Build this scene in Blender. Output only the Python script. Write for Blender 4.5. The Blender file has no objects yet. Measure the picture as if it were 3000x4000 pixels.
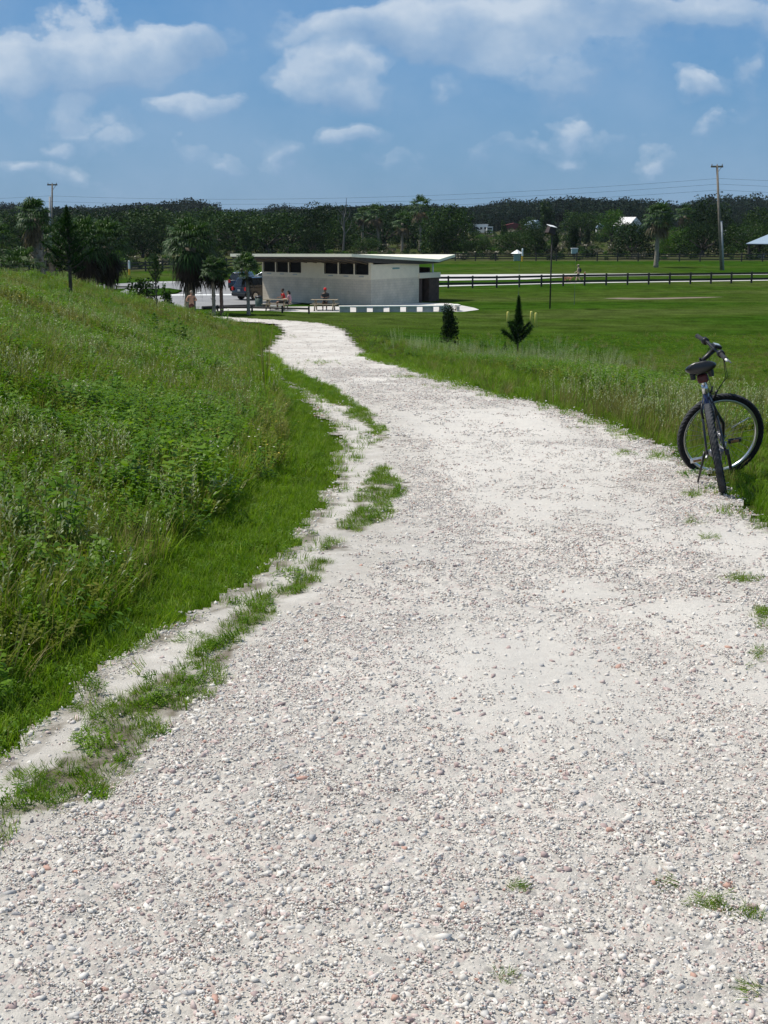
import bpy, bmesh, math, random
import numpy as np
from mathutils import Vector, Matrix, Euler

PI = math.pi
R = math.radians
C = bpy.context.scene.collection
rng = np.random.default_rng(7)
random.seed(7)

# ------------------------------------------------------------------ camera model
F_PX, CX, CY, HORIZON = 5000.0, 1500.0, 2000.0, 860.0
EYE = 1.6
PITCH = math.atan((CY - HORIZON) / F_PX)
cp, sp = math.cos(PITCH), math.sin(PITCH)


def ray(px, py):
    u = (px - CX) / F_PX
    v = (py - CY) / F_PX
    return np.array([u, cp - v * sp, -sp - v * cp])


def at(px, py, Y):
    """the point seen at a photograph pixel, Y metres ahead"""
    d = ray(px, py)
    k = Y / d[1]
    return Vector((d[0] * k, Y, EYE + d[2] * k))


# ------------------------------------------------------------------ numpy noise
_perm = np.random.default_rng(3).random((256, 256))


def vnoise(x, y):
    xi = np.floor(x).astype(int); yi = np.floor(y).astype(int)
    xf = x - xi; yf = y - yi
    xf = xf * xf * (3 - 2 * xf); yf = yf * yf * (3 - 2 * yf)
    a = _perm[xi & 255, yi & 255]; b = _perm[(xi + 1) & 255, yi & 255]
    c = _perm[xi & 255, (yi + 1) & 255]; d = _perm[(xi + 1) & 255, (yi + 1) & 255]
    return (a * (1 - xf) + b * xf) * (1 - yf) + (c * (1 - xf) + d * xf) * yf


def fbm(x, y, o=4):
    s = 0.0; a = 0.5; t = 0
    for i in range(o):
        s = s + a * vnoise(x * 2 ** i + 17.3 * i, y * 2 ** i + 5.1 * i); t += a; a *= 0.5
    return s / t


def sstep(a, b, x):
    t = np.clip((np.asarray(x, float) - a) / (b - a), 0, 1)
    return t * t * (3 - 2 * t)


# ------------------------------------------------------------------ the lie of the land
PLAIN = -4.7
_Y = np.arange(-60, 140, 0.5)
_Z = np.interp(_Y, [-60, -10, 0, 5, 9, 15, 20, 30, 45, 60, 75, 92, 140],
               [1.2, 0.3, 0, -.14, -.32, -.65, -1.0, -1.85, -3.1, -3.9, -4.42, PLAIN, PLAIN])
_k = np.hanning(15); _k /= _k.sum()
_Z[10:-10] = np.convolve(_Z, _k, 'same')[10:-10]
XE_Y = [-10, 0, 3.9, 7, 10.6, 15.5, 22, 30, 45, 67, 75, 90]
XE_X = [-2.3, -1.8, -1.25, -.75, -.45, -.8, -1.6, -2.6, -3.7, -5.3, -8, -14]
XR_Y = [-10, 0, 6, 9, 15, 30, 45, 60, 75, 90]
XR_X = [3.6, 3.3, 3.0, 2.6, 2.5, 1.9, -.3, -2.0, -4, -8]


def ground_z(X, Y):
    X = np.asarray(X, float); Y = np.asarray(Y, float)
    base = np.interp(Y, _Y, _Z)
    e = np.interp(Y, XE_Y, XE_X) - X                       # metres left of the track
    e0 = np.clip(e, 0, None)
    rise = 0.34 * e0 ** 2 / (e0 + 0.9)
    rise = 5.5 * np.tanh(rise / 5.5)
    fade = 1 - sstep(54, 86, Y + 0.35 * np.clip(X + 8, -12, 8))
    m = rise * fade * (1 - sstep(8, 46, -X))
    m = m + (fbm(X * .55 + 9, Y * .55, 3) - .5) * .35 * sstep(.5, 4, e) * fade
    r = X - np.interp(Y, XR_Y, XR_X)                        # metres right of the path
    bank = -0.8 * sstep(.8, 9, r) * sstep(-4, 14, Y) * (1 - sstep(45, 85, Y))
    z = base + m + bank + (fbm(X * .3, Y * .3 + 40, 3) - .5) * .12 * sstep(.3, 3, r) * (1 - sstep(60, 90, Y))
    far = np.clip(Y - 230, 0, None)
    z = np.maximum(z, PLAIN) + np.clip(far, 0, 700) * 0.0032 * 1.0
    return z


def hit(px, py):
    d = ray(px, py)
    ks = np.geomspace(1.5, 1500, 4000)
    P = d[None] * ks[:, None]
    z = P[:, 2] + EYE - ground_z(P[:, 0], P[:, 1])
    i = int(np.argmax(z < 0))
    if z[i] >= 0:
        i = len(ks) - 1
    a, b = ks[max(i - 1, 0)], ks[i]
    for _ in range(30):
        m = (a + b) / 2
        if m * d[2] + EYE - float(ground_z(m * d[0], m * d[1])) < 0:
            b = m
        else:
            a = m
    return Vector((d[0] * b, d[1] * b, EYE + d[2] * b))


def on_ground(x, y, dz=0.0):
    return Vector((x, y, float(ground_z(x, y)) + dz))


def col(px, Y):
    """ground point Y metres ahead in the direction of photo column px (plain level)"""
    d = ray(px, 1050)
    return on_ground(d[0] / d[1] * Y, Y)


def pip(X, Y, poly):
    X = np.asarray(X, float); Y = np.asarray(Y, float)
    ins = np.zeros(X.shape, bool)
    n = len(poly)
    for i in range(n):
        x0, y0 = poly[i]; x1, y1 = poly[(i + 1) % n]
        if y0 == y1:
            continue
        c = ((y0 > Y) != (y1 > Y)) & (X < (x1 - x0) * (Y - y0) / (y1 - y0) + x0)
        ins ^= c
    return ins


# ------------------------------------------------------------------ materials
def nmat(name, build):
    m = bpy.data.materials.new(name)
    m.use_nodes = True
    nt = m.node_tree
    nt.nodes.clear()
    out = nt.nodes.new('ShaderNodeOutputMaterial')
    build(nt, out)
    return m


class NT:
    def __init__(s, nt): s.nt = nt

    def n(s, t, **kw):
        x = s.nt.nodes.new(t)
        for k, v in kw.items():
            if k.startswith('i_'):
                key = k[2:]
                key = int(key) if key.isdigit() else key.replace('_', ' ')
                inp = x.inputs[key]
                if hasattr(v, 'links') or isinstance(v, bpy.types.NodeSocket):
                    s.nt.links.new(v, inp)
                else:
                    inp.default_value = v
            else:
                setattr(x, k, v)
        return x

    def link(s, a, b): s.nt.links.new(a, b)

    def math(s, op, a, b=0.0, c=None, clamp=False):
        x = s.n('ShaderNodeMath', operation=op, use_clamp=clamp, i_0=a, i_1=b)
        if c is not None:
            if isinstance(c, bpy.types.NodeSocket): s.link(c, x.inputs[2])
            else: x.inputs[2].default_value = c
        return x.outputs[0]

    def mix(s, f, a, b, mode='MIX'):
        x = s.n('ShaderNodeMix', data_type='RGBA', blend_type=mode)
        for k, v in ((0, f), (6, a), (7, b)):
            if isinstance(v, bpy.types.NodeSocket): s.link(v, x.inputs[k])
            else: x.inputs[k].default_value = v if k == 0 else (tuple(v) + (1,))[:4]
        return x.outputs[2]

    def ramp(s, f, stops, interp='LINEAR'):
        x = s.n('ShaderNodeValToRGB', i_0=f)
        r = x.color_ramp
        r.interpolation = interp
        while len(r.elements) < len(stops): r.elements.new(0.5)
        for e, (p, c) in zip(r.elements, stops):
            e.position = p
            e.color = (tuple(c) + (1,))[:4] if hasattr(c, '__len__') else (c, c, c, 1)
        return x.outputs[0]

    def noise(s, scale, detail=3, vec=None, rough=.5, out=0):
        x = s.n('ShaderNodeTexNoise', i_Scale=scale, i_Detail=detail, i_Roughness=rough)
        if vec is not None: s.link(vec, x.inputs['Vector'])
        return x.outputs[out]


def surf(name, c, rough=.7, var=.12, scale=6, metal=0, bump=0.0, bscale=40, coat=0, spec=.5):
    """plain painted / built surface with a little procedural unevenness"""
    def b(nt, out):
        N = NT(nt)
        g = N.n('ShaderNodeNewGeometry')
        tc = N.n('ShaderNodeTexCoord')
        nz = N.noise(scale, 4, tc.outputs['Object'])
        k = N.ramp(nz, [(.3, 1 - var), (.7, 1 + var)])
        colr = N.mix(1.0, c, k, 'MULTIPLY')
        p = N.n('ShaderNodeBsdfPrincipled', i_Roughness=rough, i_Metallic=metal)
        p.inputs['Specular IOR Level'].default_value = spec
        p.inputs['Coat Weight'].default_value = coat
        N.link(colr, p.inputs['Base Color'])
        if bump:
            bn = N.n('ShaderNodeBump', i_Strength=bump, i_Distance=.02)
            N.link(N.noise(bscale, 3, tc.outputs['Object']), bn.inputs['Height'])
            N.link(bn.outputs[0], p.inputs['Normal'])
        N.link(p.outputs[0], out.inputs[0])
    return nmat(name, b)


def leafmat(name, c0, c1, c2=None, trans=.35, gloss=.35, rough=.45, inst=True, tipc=None):
    """leaf material: colour varies per leaf and per plant, some light passes through"""
    def b(nt, out):
        N = NT(nt)
        g = N.n('ShaderNodeNewGeometry')
        r = g.outputs['Random Per Island']
        if inst:
            oi = N.n('ShaderNodeObjectInfo')
            r = N.math('ADD', N.math('MULTIPLY', r, .45), N.math('MULTIPLY', oi.outputs['Random'], .55))
        stops = [(0, c0), (1, c1)] if c2 is None else [(0, c0), (.6, c1), (1, c2)]
        colr = N.ramp(r, stops)
        if tipc is not None:
            at_ = N.n('ShaderNodeAttribute', attribute_name='tip')
            colr = N.mix(N.math('MULTIPLY', at_.outputs['Fac'], .8), colr, tipc)
        p = N.n('ShaderNodeBsdfPrincipled', i_Roughness=rough)
        p.inputs['Specular IOR Level'].default_value = gloss
        N.link(colr, p.inputs['Base Color'])
        t = N.n('ShaderNodeBsdfTranslucent')
        N.link(N.mix(1.0, colr, (1.15, 1.25, .5), 'MULTIPLY'), t.inputs[0])
        mx = N.n('ShaderNodeMixShader', i_0=trans)
        N.link(p.outputs[0], mx.inputs[1]); N.link(t.outputs[0], mx.inputs[2])
        N.link(mx.outputs[0], out.inputs[0])
    return nmat(name, b)


# ------------------------------------------------------------------ mesh builder
def rotm(rx=0, ry=0, rz=0):
    return Euler((rx, ry, rz)).to_matrix()


class MB:
    def __init__(s): s.v = []; s.f = []; s.m = []; s.cur = 0

    def add(s, vs, fs):
        o = len(s.v)
        s.v += [tuple(v) for v in vs]
        s.f += [tuple(i + o for i in f) for f in fs]
        s.m += [s.cur] * len(fs)
        return s

    def box(s, c, d, rot=None, taper=1.0):
        hx, hy, hz = d[0] / 2, d[1] / 2, d[2] / 2
        vs = []
        for z in (-1, 1):
            t = taper if z > 0 else 1
            for x, y in ((-1, -1), (1, -1), (1, 1), (-1, 1)):
                p = Vector((x * hx * t, y * hy * t, z * hz))
                if rot is not None: p = rot @ p
                vs.append(p + Vector(c))
        return s.add(vs, [(3, 2, 1, 0), (4, 5, 6, 7), (0, 1, 5, 4), (1, 2, 6, 5), (2, 3, 7, 6), (3, 0, 4, 7)])

    def tube(s, pts, rad, n=8, closed=False, caps=True, flat=1.0):
        pts = [Vector(p) for p in pts]
        if not hasattr(rad, '__len__'): rad = [rad] * len(pts)
        vs = []; K = len(pts); prev = None
        for i, p in enumerate(pts):
            a = pts[(i - 1) % K] if (closed or i > 0) else p
            b = pts[(i + 1) % K] if (closed or i < K - 1) else p
            t = (b - a).normalized()
            if prev is None:
                up = Vector((0, 0, 1)) if abs(t.z) < .9 else Vector((1, 0, 0))
                nx = t.cross(up).normalized()
            else:
                nx = (prev - t * prev.dot(t)).normalized()
            prev = nx
            ny = t.cross(nx)
            for j in range(n):
                an = 2 * PI * j / n
                vs.append(p + nx * math.cos(an) * rad[i] + ny * math.sin(an) * rad[i] * flat)
        fs = []
        for i in range(K if closed else K - 1):
            for j in range(n):
                a = i * n + j; b = i * n + (j + 1) % n
                c = ((i + 1) % K) * n + (j + 1) % n; d = ((i + 1) % K) * n + j
                fs.append((a, b, c, d))
        if caps and not closed:
            fs.append(tuple(range(n - 1, -1, -1)))
            fs.append(tuple(range((K - 1) * n, K * n)))
        return s.add(vs, fs)

    def lathe(s, prof, c=(0, 0, 0), n=24, axis='z', cap=True):
        vs = []
        for r, h in prof:
            for j in range(n):
                a = 2 * PI * j / n
                p = (r * math.cos(a), r * math.sin(a), h)
                if axis == 'y': p = (p[0], p[2], p[1])
                if axis == 'x': p = (p[2], p[0], p[1])
                vs.append(Vector(p) + Vector(c))
        fs = []
        for i in range(len(prof) - 1):
            for j in range(n):
                fs.append((i * n + j, i * n + (j + 1) % n, (i + 1) * n + (j + 1) % n, (i + 1) * n + j))
        if cap:
            fs.append(tuple(range(n - 1, -1, -1))); fs.append(tuple(range((len(prof) - 1) * n, len(prof) * n)))
        return s.add(vs, fs)

    def prism(s, poly, y0, y1, axis='y'):
        n = len(poly)
        def mk(a, b, t):
            return (a, t, b) if axis == 'y' else ((a, b, t) if axis == 'z' else (t, a, b))
        vs = [mk(a, b, y0) for a, b in poly] + [mk(a, b, y1) for a, b in poly]
        fs = [tuple(range(n)), tuple(range(2 * n - 1, n - 1, -1))]
        for i in range(n):
            fs.append((i, n + i, n + (i + 1) % n, (i + 1) % n))
        return s.add(vs, fs)

    def ball(s, c, r, n=8, m=6):
        if not hasattr(r, '__len__'): r = (r, r, r)
        vs = [Vector((c[0], c[1], c[2] - r[2]))]
        for i in range(1, m):
            t = -PI / 2 + PI * i / m
            for j in range(n):
                a = 2 * PI * j / n
                vs.append(Vector((c[0] + r[0] * math.cos(t) * math.cos(a), c[1] + r[1] * math.cos(t) * math.sin(a), c[2] + r[2] * math.sin(t))))
        vs.append(Vector((c[0], c[1], c[2] + r[2])))
        fs = []
        for j in range(n):
            fs.append((0, 1 + (j + 1) % n, 1 + j))
            fs.append((len(vs) - 1, 1 + (m - 2) * n + j, 1 + (m - 2) * n + (j + 1) % n))
        for i in range(m - 2):
            for j in range(n):
                a = 1 + i * n
                fs.append((a + j, a + (j + 1) % n, a + n + (j + 1) % n, a + n + j))
        return s.add(vs, fs)

    def mesh(s, name, mats, smooth=False):
        me = bpy.data.meshes.new(name)
        me.from_pydata(s.v, [], s.f)
        for m in (mats if isinstance(mats, (list, tuple)) else [mats]): me.materials.append(m)
        me.polygons.foreach_set('material_index', s.m)
        bm = bmesh.new(); bm.from_mesh(me)
        bmesh.ops.recalc_face_normals(bm, faces=bm.faces)
        bm.to_mesh(me); bm.free()
        if smooth: me.polygons.foreach_set('use_smooth', [True] * len(me.polygons))
        me.update()
        return me

    def build(s, name, mats, parent=None, smooth=False, bevel=0, sub=0):
        me = s.mesh(name, mats, smooth)
        o = bpy.data.objects.new(name, me)
        C.objects.link(o)
        if parent is not None: o.parent = parent
        if bevel:
            b = o.modifiers.new('bevel', 'BEVEL'); b.width = bevel; b.segments = 2; b.limit_method = 'ANGLE'
        if sub:
            b = o.modifiers.new('sub', 'SUBSURF'); b.levels = sub; b.render_levels = sub
        return o


def raw_mesh(name, V, Fq, mats, attrs=None, midx=None, smooth=False):
    """fast mesh from numpy: V (n,3), Fq (m,k) faces all of one size"""
    me = bpy.data.meshes.new(name)
    V = np.asarray(V, np.float32); Fq = np.asarray(Fq, np.int32)
    n, k = Fq.shape
    me.vertices.add(len(V)); me.vertices.foreach_set('co', V.ravel())
    me.loops.add(n * k); me.loops.foreach_set('vertex_index', Fq.ravel())
    me.polygons.add(n)
    me.polygons.foreach_set('loop_start', np.arange(0, n * k, k, dtype=np.int32))
    me.update(calc_edges=True)
    for m in (mats if isinstance(mats, (list, tuple)) else [mats]): me.materials.append(m)
    if midx is not None: me.polygons.foreach_set('material_index', np.asarray(midx, np.int32))
    if smooth: me.polygons.foreach_set('use_smooth', np.ones(n, bool))
    if attrs:
        for an, av in attrs.items():
            a = me.attributes.new(an, 'FLOAT', 'POINT'); a.data.foreach_set('value', np.asarray(av, np.float32))
    me.update()
    return me


def link(name, me, parent=None, loc=None):
    o = bpy.data.objects.new(name, me)
    C.objects.link(o)
    if parent is not None: o.parent = parent
    if loc is not None: o.location = loc
    return o


def thing(name, label, cat, loc=(0, 0, 0), rz=0, group=None):
    o = bpy.data.objects.new(name, None)
    o.empty_display_size = .1
    C.objects.link(o)
    o.location = loc; o.rotation_euler = (0, 0, rz)
    return tag(o, label, cat, group)


def tag(o, label, cat, group=None, kind=None):
    o['label'] = label; o['category'] = cat
    if group: o['group'] = group
    if kind: o['kind'] = kind
    return o


def struct(o, label=None, cat=None):
    o['kind'] = 'structure'
    if label: o['label'] = label
    if cat: o['category'] = cat
    return o


def dup(root, loc=None, rz=None, scale=None, label=None, group=None):
    r = root.copy(); C.objects.link(r)
    if loc is not None: r.location = loc
    if rz is not None: r.rotation_euler = (0, 0, rz)
    if scale is not None: r.scale = scale if hasattr(scale, '__len__') else (scale,) * 3
    if label: r['label'] = label
    if group: r['group'] = group
    for ch in list(root.children):
        c = ch.copy(); C.objects.link(c); c.parent = r
        for g in ch.children:
            d = g.copy(); C.objects.link(d); d.parent = c
    return r


def scatter(name, P, rot, scl, idx, meshes, label, cat, kind='stuff'):
    """one object: meshes instanced on points"""
    colc = bpy.data.collections.new(name + '_kinds')
    for i, me in enumerate(meshes):
        o = bpy.data.objects.new('%s_kind_%02d' % (name, i), me)
        colc.objects.link(o)
    me = bpy.data.meshes.new(name)
    P = np.asarray(P, np.float32)
    me.vertices.add(len(P)); me.vertices.foreach_set('co', P.ravel())
    a = me.attributes.new('rot', 'FLOAT_VECTOR', 'POINT'); a.data.foreach_set('vector', np.asarray(rot, np.float32).ravel())
    scl = np.asarray(scl, np.float32)
    if scl.ndim == 1: scl = np.repeat(scl[:, None], 3, 1)
    a = me.attributes.new('scl', 'FLOAT_VECTOR', 'POINT'); a.data.foreach_set('vector', scl.ravel())
    a = me.attributes.new('idx', 'INT', 'POINT'); a.data.foreach_set('value', np.asarray(idx, np.int32))
    o = link(name, me)
    g = bpy.data.node_groups.new(name + '_gn', 'GeometryNodeTree')
    g.interface.new_socket('Geometry', in_out='INPUT', socket_type='NodeSocketGeometry')
    g.interface.new_socket('Geometry', in_out='OUTPUT', socket_type='NodeSocketGeometry')
    gi = g.nodes.new('NodeGroupInput'); go = g.nodes.new('NodeGroupOutput')
    ci = g.nodes.new('GeometryNodeCollectionInfo')
    ci.inputs['Collection'].default_value = colc
    ci.inputs['Separate Children'].default_value = True
    ci.inputs['Reset Children'].default_value = True
    ip = g.nodes.new('GeometryNodeInstanceOnPoints')
    ip.inputs['Pick Instance'].default_value = True
    def na(nm, t):
        x = g.nodes.new('GeometryNodeInputNamedAttribute'); x.data_type = t
        x.inputs['Name'].default_value = nm
        return x.outputs['Attribute']
    e2r = g.nodes.new('FunctionNodeEulerToRotation')
    g.links.new(na('rot', 'FLOAT_VECTOR'), e2r.inputs[0])
    g.links.new(e2r.outputs[0], ip.inputs['Rotation'])
    g.links.new(na('scl', 'FLOAT_VECTOR'), ip.inputs['Scale'])
    g.links.new(na('idx', 'INT'), ip.inputs['Instance Index'])
    g.links.new(gi.outputs[0], ip.inputs['Points'])
    g.links.new(ci.outputs[0], ip.inputs['Instance'])
    g.links.new(ip.outputs[0], go.inputs[0])
    md = o.modifiers.new('scatter', 'NODES'); md.node_group = g
    tag(o, label, cat, None, kind)
    return o

# ================================================================== camera, light, sky
cam_d = bpy.data.cameras.new('camera'); cam = bpy.data.objects.new('camera', cam_d); C.objects.link(cam)
cam.location = (0, 0, EYE); cam.rotation_euler = (PI / 2 - PITCH, 0, 0)
cam_d.sensor_fit = 'VERTICAL'; cam_d.sensor_height = 24; cam_d.lens = 24 * F_PX / 4000
cam_d.clip_start = .05; cam_d.clip_end = 6000
bpy.context.scene.camera = cam

SUN = Vector((-.52, .16, 1.0)).normalized()
sl = bpy.data.lights.new('sun', 'SUN'); sl.energy = 4.8; sl.angle = R(.53); sl.color = (1, .95, .87)
so = bpy.data.objects.new('sun', sl); C.objects.link(so)
so.rotation_euler = SUN.to_track_quat('Z', 'Y').to_euler()

vs = bpy.context.scene.view_settings
vs.view_transform = 'Standard'; vs.look = 'None'; vs.exposure = 0; vs.gamma = 1

w = bpy.data.worlds.new('World'); bpy.context.scene.world = w; w.use_nodes = True
wt = w.node_tree; wt.nodes.clear(); N = NT(wt)
wo = wt.nodes.new('ShaderNodeOutputWorld')
sky = N.n('ShaderNodeTexSky', sky_type='NISHITA', sun_disc=False, sun_elevation=math.asin(SUN.z),
          sun_rotation=math.atan2(SUN.x, SUN.y), air_density=1.0, dust_density=.4, ozone_density=3.0)
SKY_K = .085
geo = N.n('ShaderNodeNewGeometry')
sep = N.n('ShaderNodeSeparateXYZ'); N.link(geo.outputs['Incoming'], sep.inputs[0])
# direction as slopes: a = X/Y, b = Z/Y (heading straight ahead), from the direction itself
dx = N.math('MULTIPLY', sep.outputs[0], -1.0); dy = N.math('MULTIPLY', sep.outputs[1], -1.0); dz = N.math('MULTIPLY', sep.outputs[2], -1.0)
ady = N.math('MAXIMUM', N.math('ABSOLUTE', dy), .05)
sa = N.math('DIVIDE', dx, ady); sb = N.math('DIVIDE', dz, ady)
cmb = N.n('ShaderNodeCombineXYZ', i_0=sa, i_1=sb)
sgn = N.math('GREATER_THAN', dy, 0.0)
stretch = N.n('ShaderNodeVectorMath', operation='MULTIPLY', i_0=cmb.outputs[0], i_1=(1, 1.35, 1))
n1 = N.noise(15, 6, stretch.outputs[0], .55)
n2 = N.noise(6, 5, stretch.outputs[0], .58)
n3 = N.noise(42, 5, stretch.outputs[0], .6)
wn = N.n('ShaderNodeTexNoise', i_Scale=14.0, i_Detail=5.0); N.link(stretch.outputs[0], wn.inputs['Vector'])
wv = N.n('ShaderNodeVectorMath', operation='SUBTRACT', i_0=wn.outputs['Color'], i_1=(.5, .5, .5))
wv2 = N.n('ShaderNodeVectorMath', operation='SCALE', i_0=wv.outputs[0], i_Scale=.075)
wp = N.n('ShaderNodeVectorMath', operation='ADD', i_0=cmb.outputs[0], i_1=wv2.outputs[0])
# cumulus heads: px, py, half width, half height (photo pixels), strength
CL = [(560, 160, 330, 95, 1.0), (690, 145, 150, 75, 1.0), (300, 220, 330, 130, .9), (20, 320, 90, 130, .8), (480, 260, 330, 110, .5), (120, 190, 130, 90, .45),
      (1250, 320, 210, 120, 1.0), (1400, 350, 160, 95, .6), (1400, 90, 240, 110, 1.1), (1620, 80, 320, 130, 1.0), (1900, 50, 340, 100, .85), (2250, 20, 460, 100, .75),
      (2030, 150, 90, 65, .95), (2200, 220, 340, 140, .6), (1750, 170, 250, 110, .5), (2600, 60, 300, 110, .5), (2750, 360, 110, 55, .9), (2920, 270, 60, 90, .6), (2950, 60, 200, 110, .6),
      (280, 410, 110, 60, .8), (330, 500, 190, 60, .35), (770, 450, 150, 50, .6), (900, 405, 50, 50, .6), (240, 565, 60, 35, .55), (1370, 555, 150, 65, .8),
      (890, 640, 90, 45, .6), (1140, 620, 90, 45, .55), (2230, 510, 90, 55, .7), (2100, 585, 240, 50, .4), (2560, 635, 90, 40, .5), (2810, 515, 70, 45, .6),
      (330, 680, 260, 60, .3), (1700, 335, 80, 45, .55), (2200, 650, 130, 35, .4), (60, 470, 150, 60, .35), (700, 600, 130, 40, .5), (480, 560, 120, 40, .4), (120, 640, 130, 40, .45), (1050, 560, 90, 35, .35), (1900, 600, 120, 35, .3), (2420, 560, 120, 35, .35), (1560, 640, 120, 30, .3)]
tot = None; lit = None
for (px, py, rx, ry, st) in CL:
    d = ray(px, py); ca, cb = d[0] / d[1], d[2] / d[1]
    v1 = N.n('ShaderNodeVectorMath', operation='SUBTRACT', i_0=wp.outputs[0], i_1=(ca, cb, 0))
    v2 = N.n('ShaderNodeVectorMath', operation='MULTIPLY', i_0=v1.outputs[0], i_1=(F_PX / rx, F_PX / ry, 0))
    ln = N.n('ShaderNodeVectorMath', operation='LENGTH', i_0=v2.outputs[0])
    st = min(1.2, st * 1.15)
    m = N.math('MULTIPLY_ADD', ln.outputs['Value'], -st, st * 1.32, clamp=False)
    m = N.math('MAXIMUM', m, 0.0)
    tot = m if tot is None else N.math('ADD', tot, m)
    s2 = N.n('ShaderNodeSeparateXYZ'); N.link(v2.outputs[0], s2.inputs[0])
    h = N.math('MULTIPLY', m, N.math('MULTIPLY_ADD', s2.outputs[1], .6, N.math('MULTIPLY_ADD', s2.outputs[0], -.18, .55)))
    lit = h if lit is None else N.math('ADD', lit, h)
tot = N.math('MULTIPLY', tot, sgn); 
t1 = N.math('ADD', N.math('MULTIPLY', N.math('MINIMUM', tot, 1.1), .62), N.math('MULTIPLY_ADD', n1, 1.5, -.86))
t1 = N.math('ADD', t1, N.math('MULTIPLY_ADD', n3, .36, -.18))
dens = N.ramp(t1, [(.02, 0), (.14, .20), (.36, .74), (.66, 1)], 'EASE')
veil = N.ramp(n2, [(.36, .0), (.66, .6)])
lit2 = N.math('DIVIDE', lit, N.math('MAXIMUM', tot, .2))
lit3 = N.math('ADD', N.math('MULTIPLY', lit2, .9), N.math('MULTIPLY_ADD', n1, .9, -.45))
K = 1.0 / SKY_K
ccol = N.ramp(lit3, [(.1, (.26, .40, .60)), (.45, (.38, .51, .68)), (.85, (.60, .69, .80))])
ccolk = N.mix(1.0, ccol, (K, K, K), 'MULTIPLY')
blue = N.ramp(dz, [(0, (.15, .325, .54)), (.12, (.108, .30, .585)), (.30, (.058, .225, .58)), (.5, (.20, .33, .52)), (1, (.34, .40, .48))])
skyc = N.mix(.82, sky.outputs[0], N.mix(1.0, blue, (K, K, K), 'MULTIPLY'))
vcol = N.mix(1.0, (.36, .50, .69), (K, K, K), 'MULTIPLY')
c1 = N.mix(N.math('MULTIPLY', veil, .55), skyc, vcol)
c2 = N.mix(N.math('MULTIPLY', dens, .88), c1, ccolk)
up = N.math('GREATER_THAN', dz, -.01)
bg = N.n('ShaderNodeBackground', i_Strength=SKY_K)
N.link(c2, bg.inputs[0]); N.link(bg.outputs[0], wo.inputs[0])
w.cycles.sampling_method = 'MANUAL'; w.cycles.sample_map_resolution = 512

# ================================================================== ground sheet
def spaced(lo, hi, near, ratio, start):
    out = [0.0]; st = near
    while out[-1] < hi:
        out.append(out[-1] + st)
        if out[-1] > start: st *= ratio
    a = np.array(out); a = a * hi / a[-1]
    return a

xs_ = spaced(0, 3000, .12, 1.045, 9)
XS = np.concatenate([-xs_[::-1], xs_[1:]])
ys_ = spaced(0, 3000, .12, 1.03, 16)
YS = np.concatenate([-spaced(0, 400, .25, 1.2, 2)[::-1], ys_[1:]])
GX, GY = np.meshgrid(XS, YS, indexing='ij')
GZ = ground_z(GX, GY)
nx, ny = GX.shape
I = np.arange(nx * ny).reshape(nx, ny)
Fq = np.stack([I[:-1, :-1], I[1:, :-1], I[1:, 1:], I[:-1, 1:]], -1).reshape(-1, 4)
V = np.stack([GX, GY, GZ], -1).reshape(-1, 3)
FENCE2 = [(-120, 150), (hit(430, 1066).x, hit(430, 1066).y), (hit(1000, 1042).x, hit(1000, 1042).y), (hit(1700, 1019).x, hit(1700, 1019).y), (90, 203), (140, 205)]
f2y = np.interp(V[:, 0], [p[0] for p in FENCE2], [p[1] for p in FENCE2])
field = sstep(-1.5, 2, V[:, 1] - f2y + 2 * (fbm(V[:, 0] * .3, V[:, 1] * .3) - .5))
e_ = np.interp(V[:, 1], XE_Y, XE_X) - V[:, 0]
r_ = V[:, 0] - np.interp(V[:, 1], XR_Y, XR_X)
mound = np.maximum(sstep(.2, 1.5, e_) * (1 - sstep(58, 80, V[:, 1])), (1 - sstep(1, 4.5, r_)) * (1 - sstep(60, 84, V[:, 1])))


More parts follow.
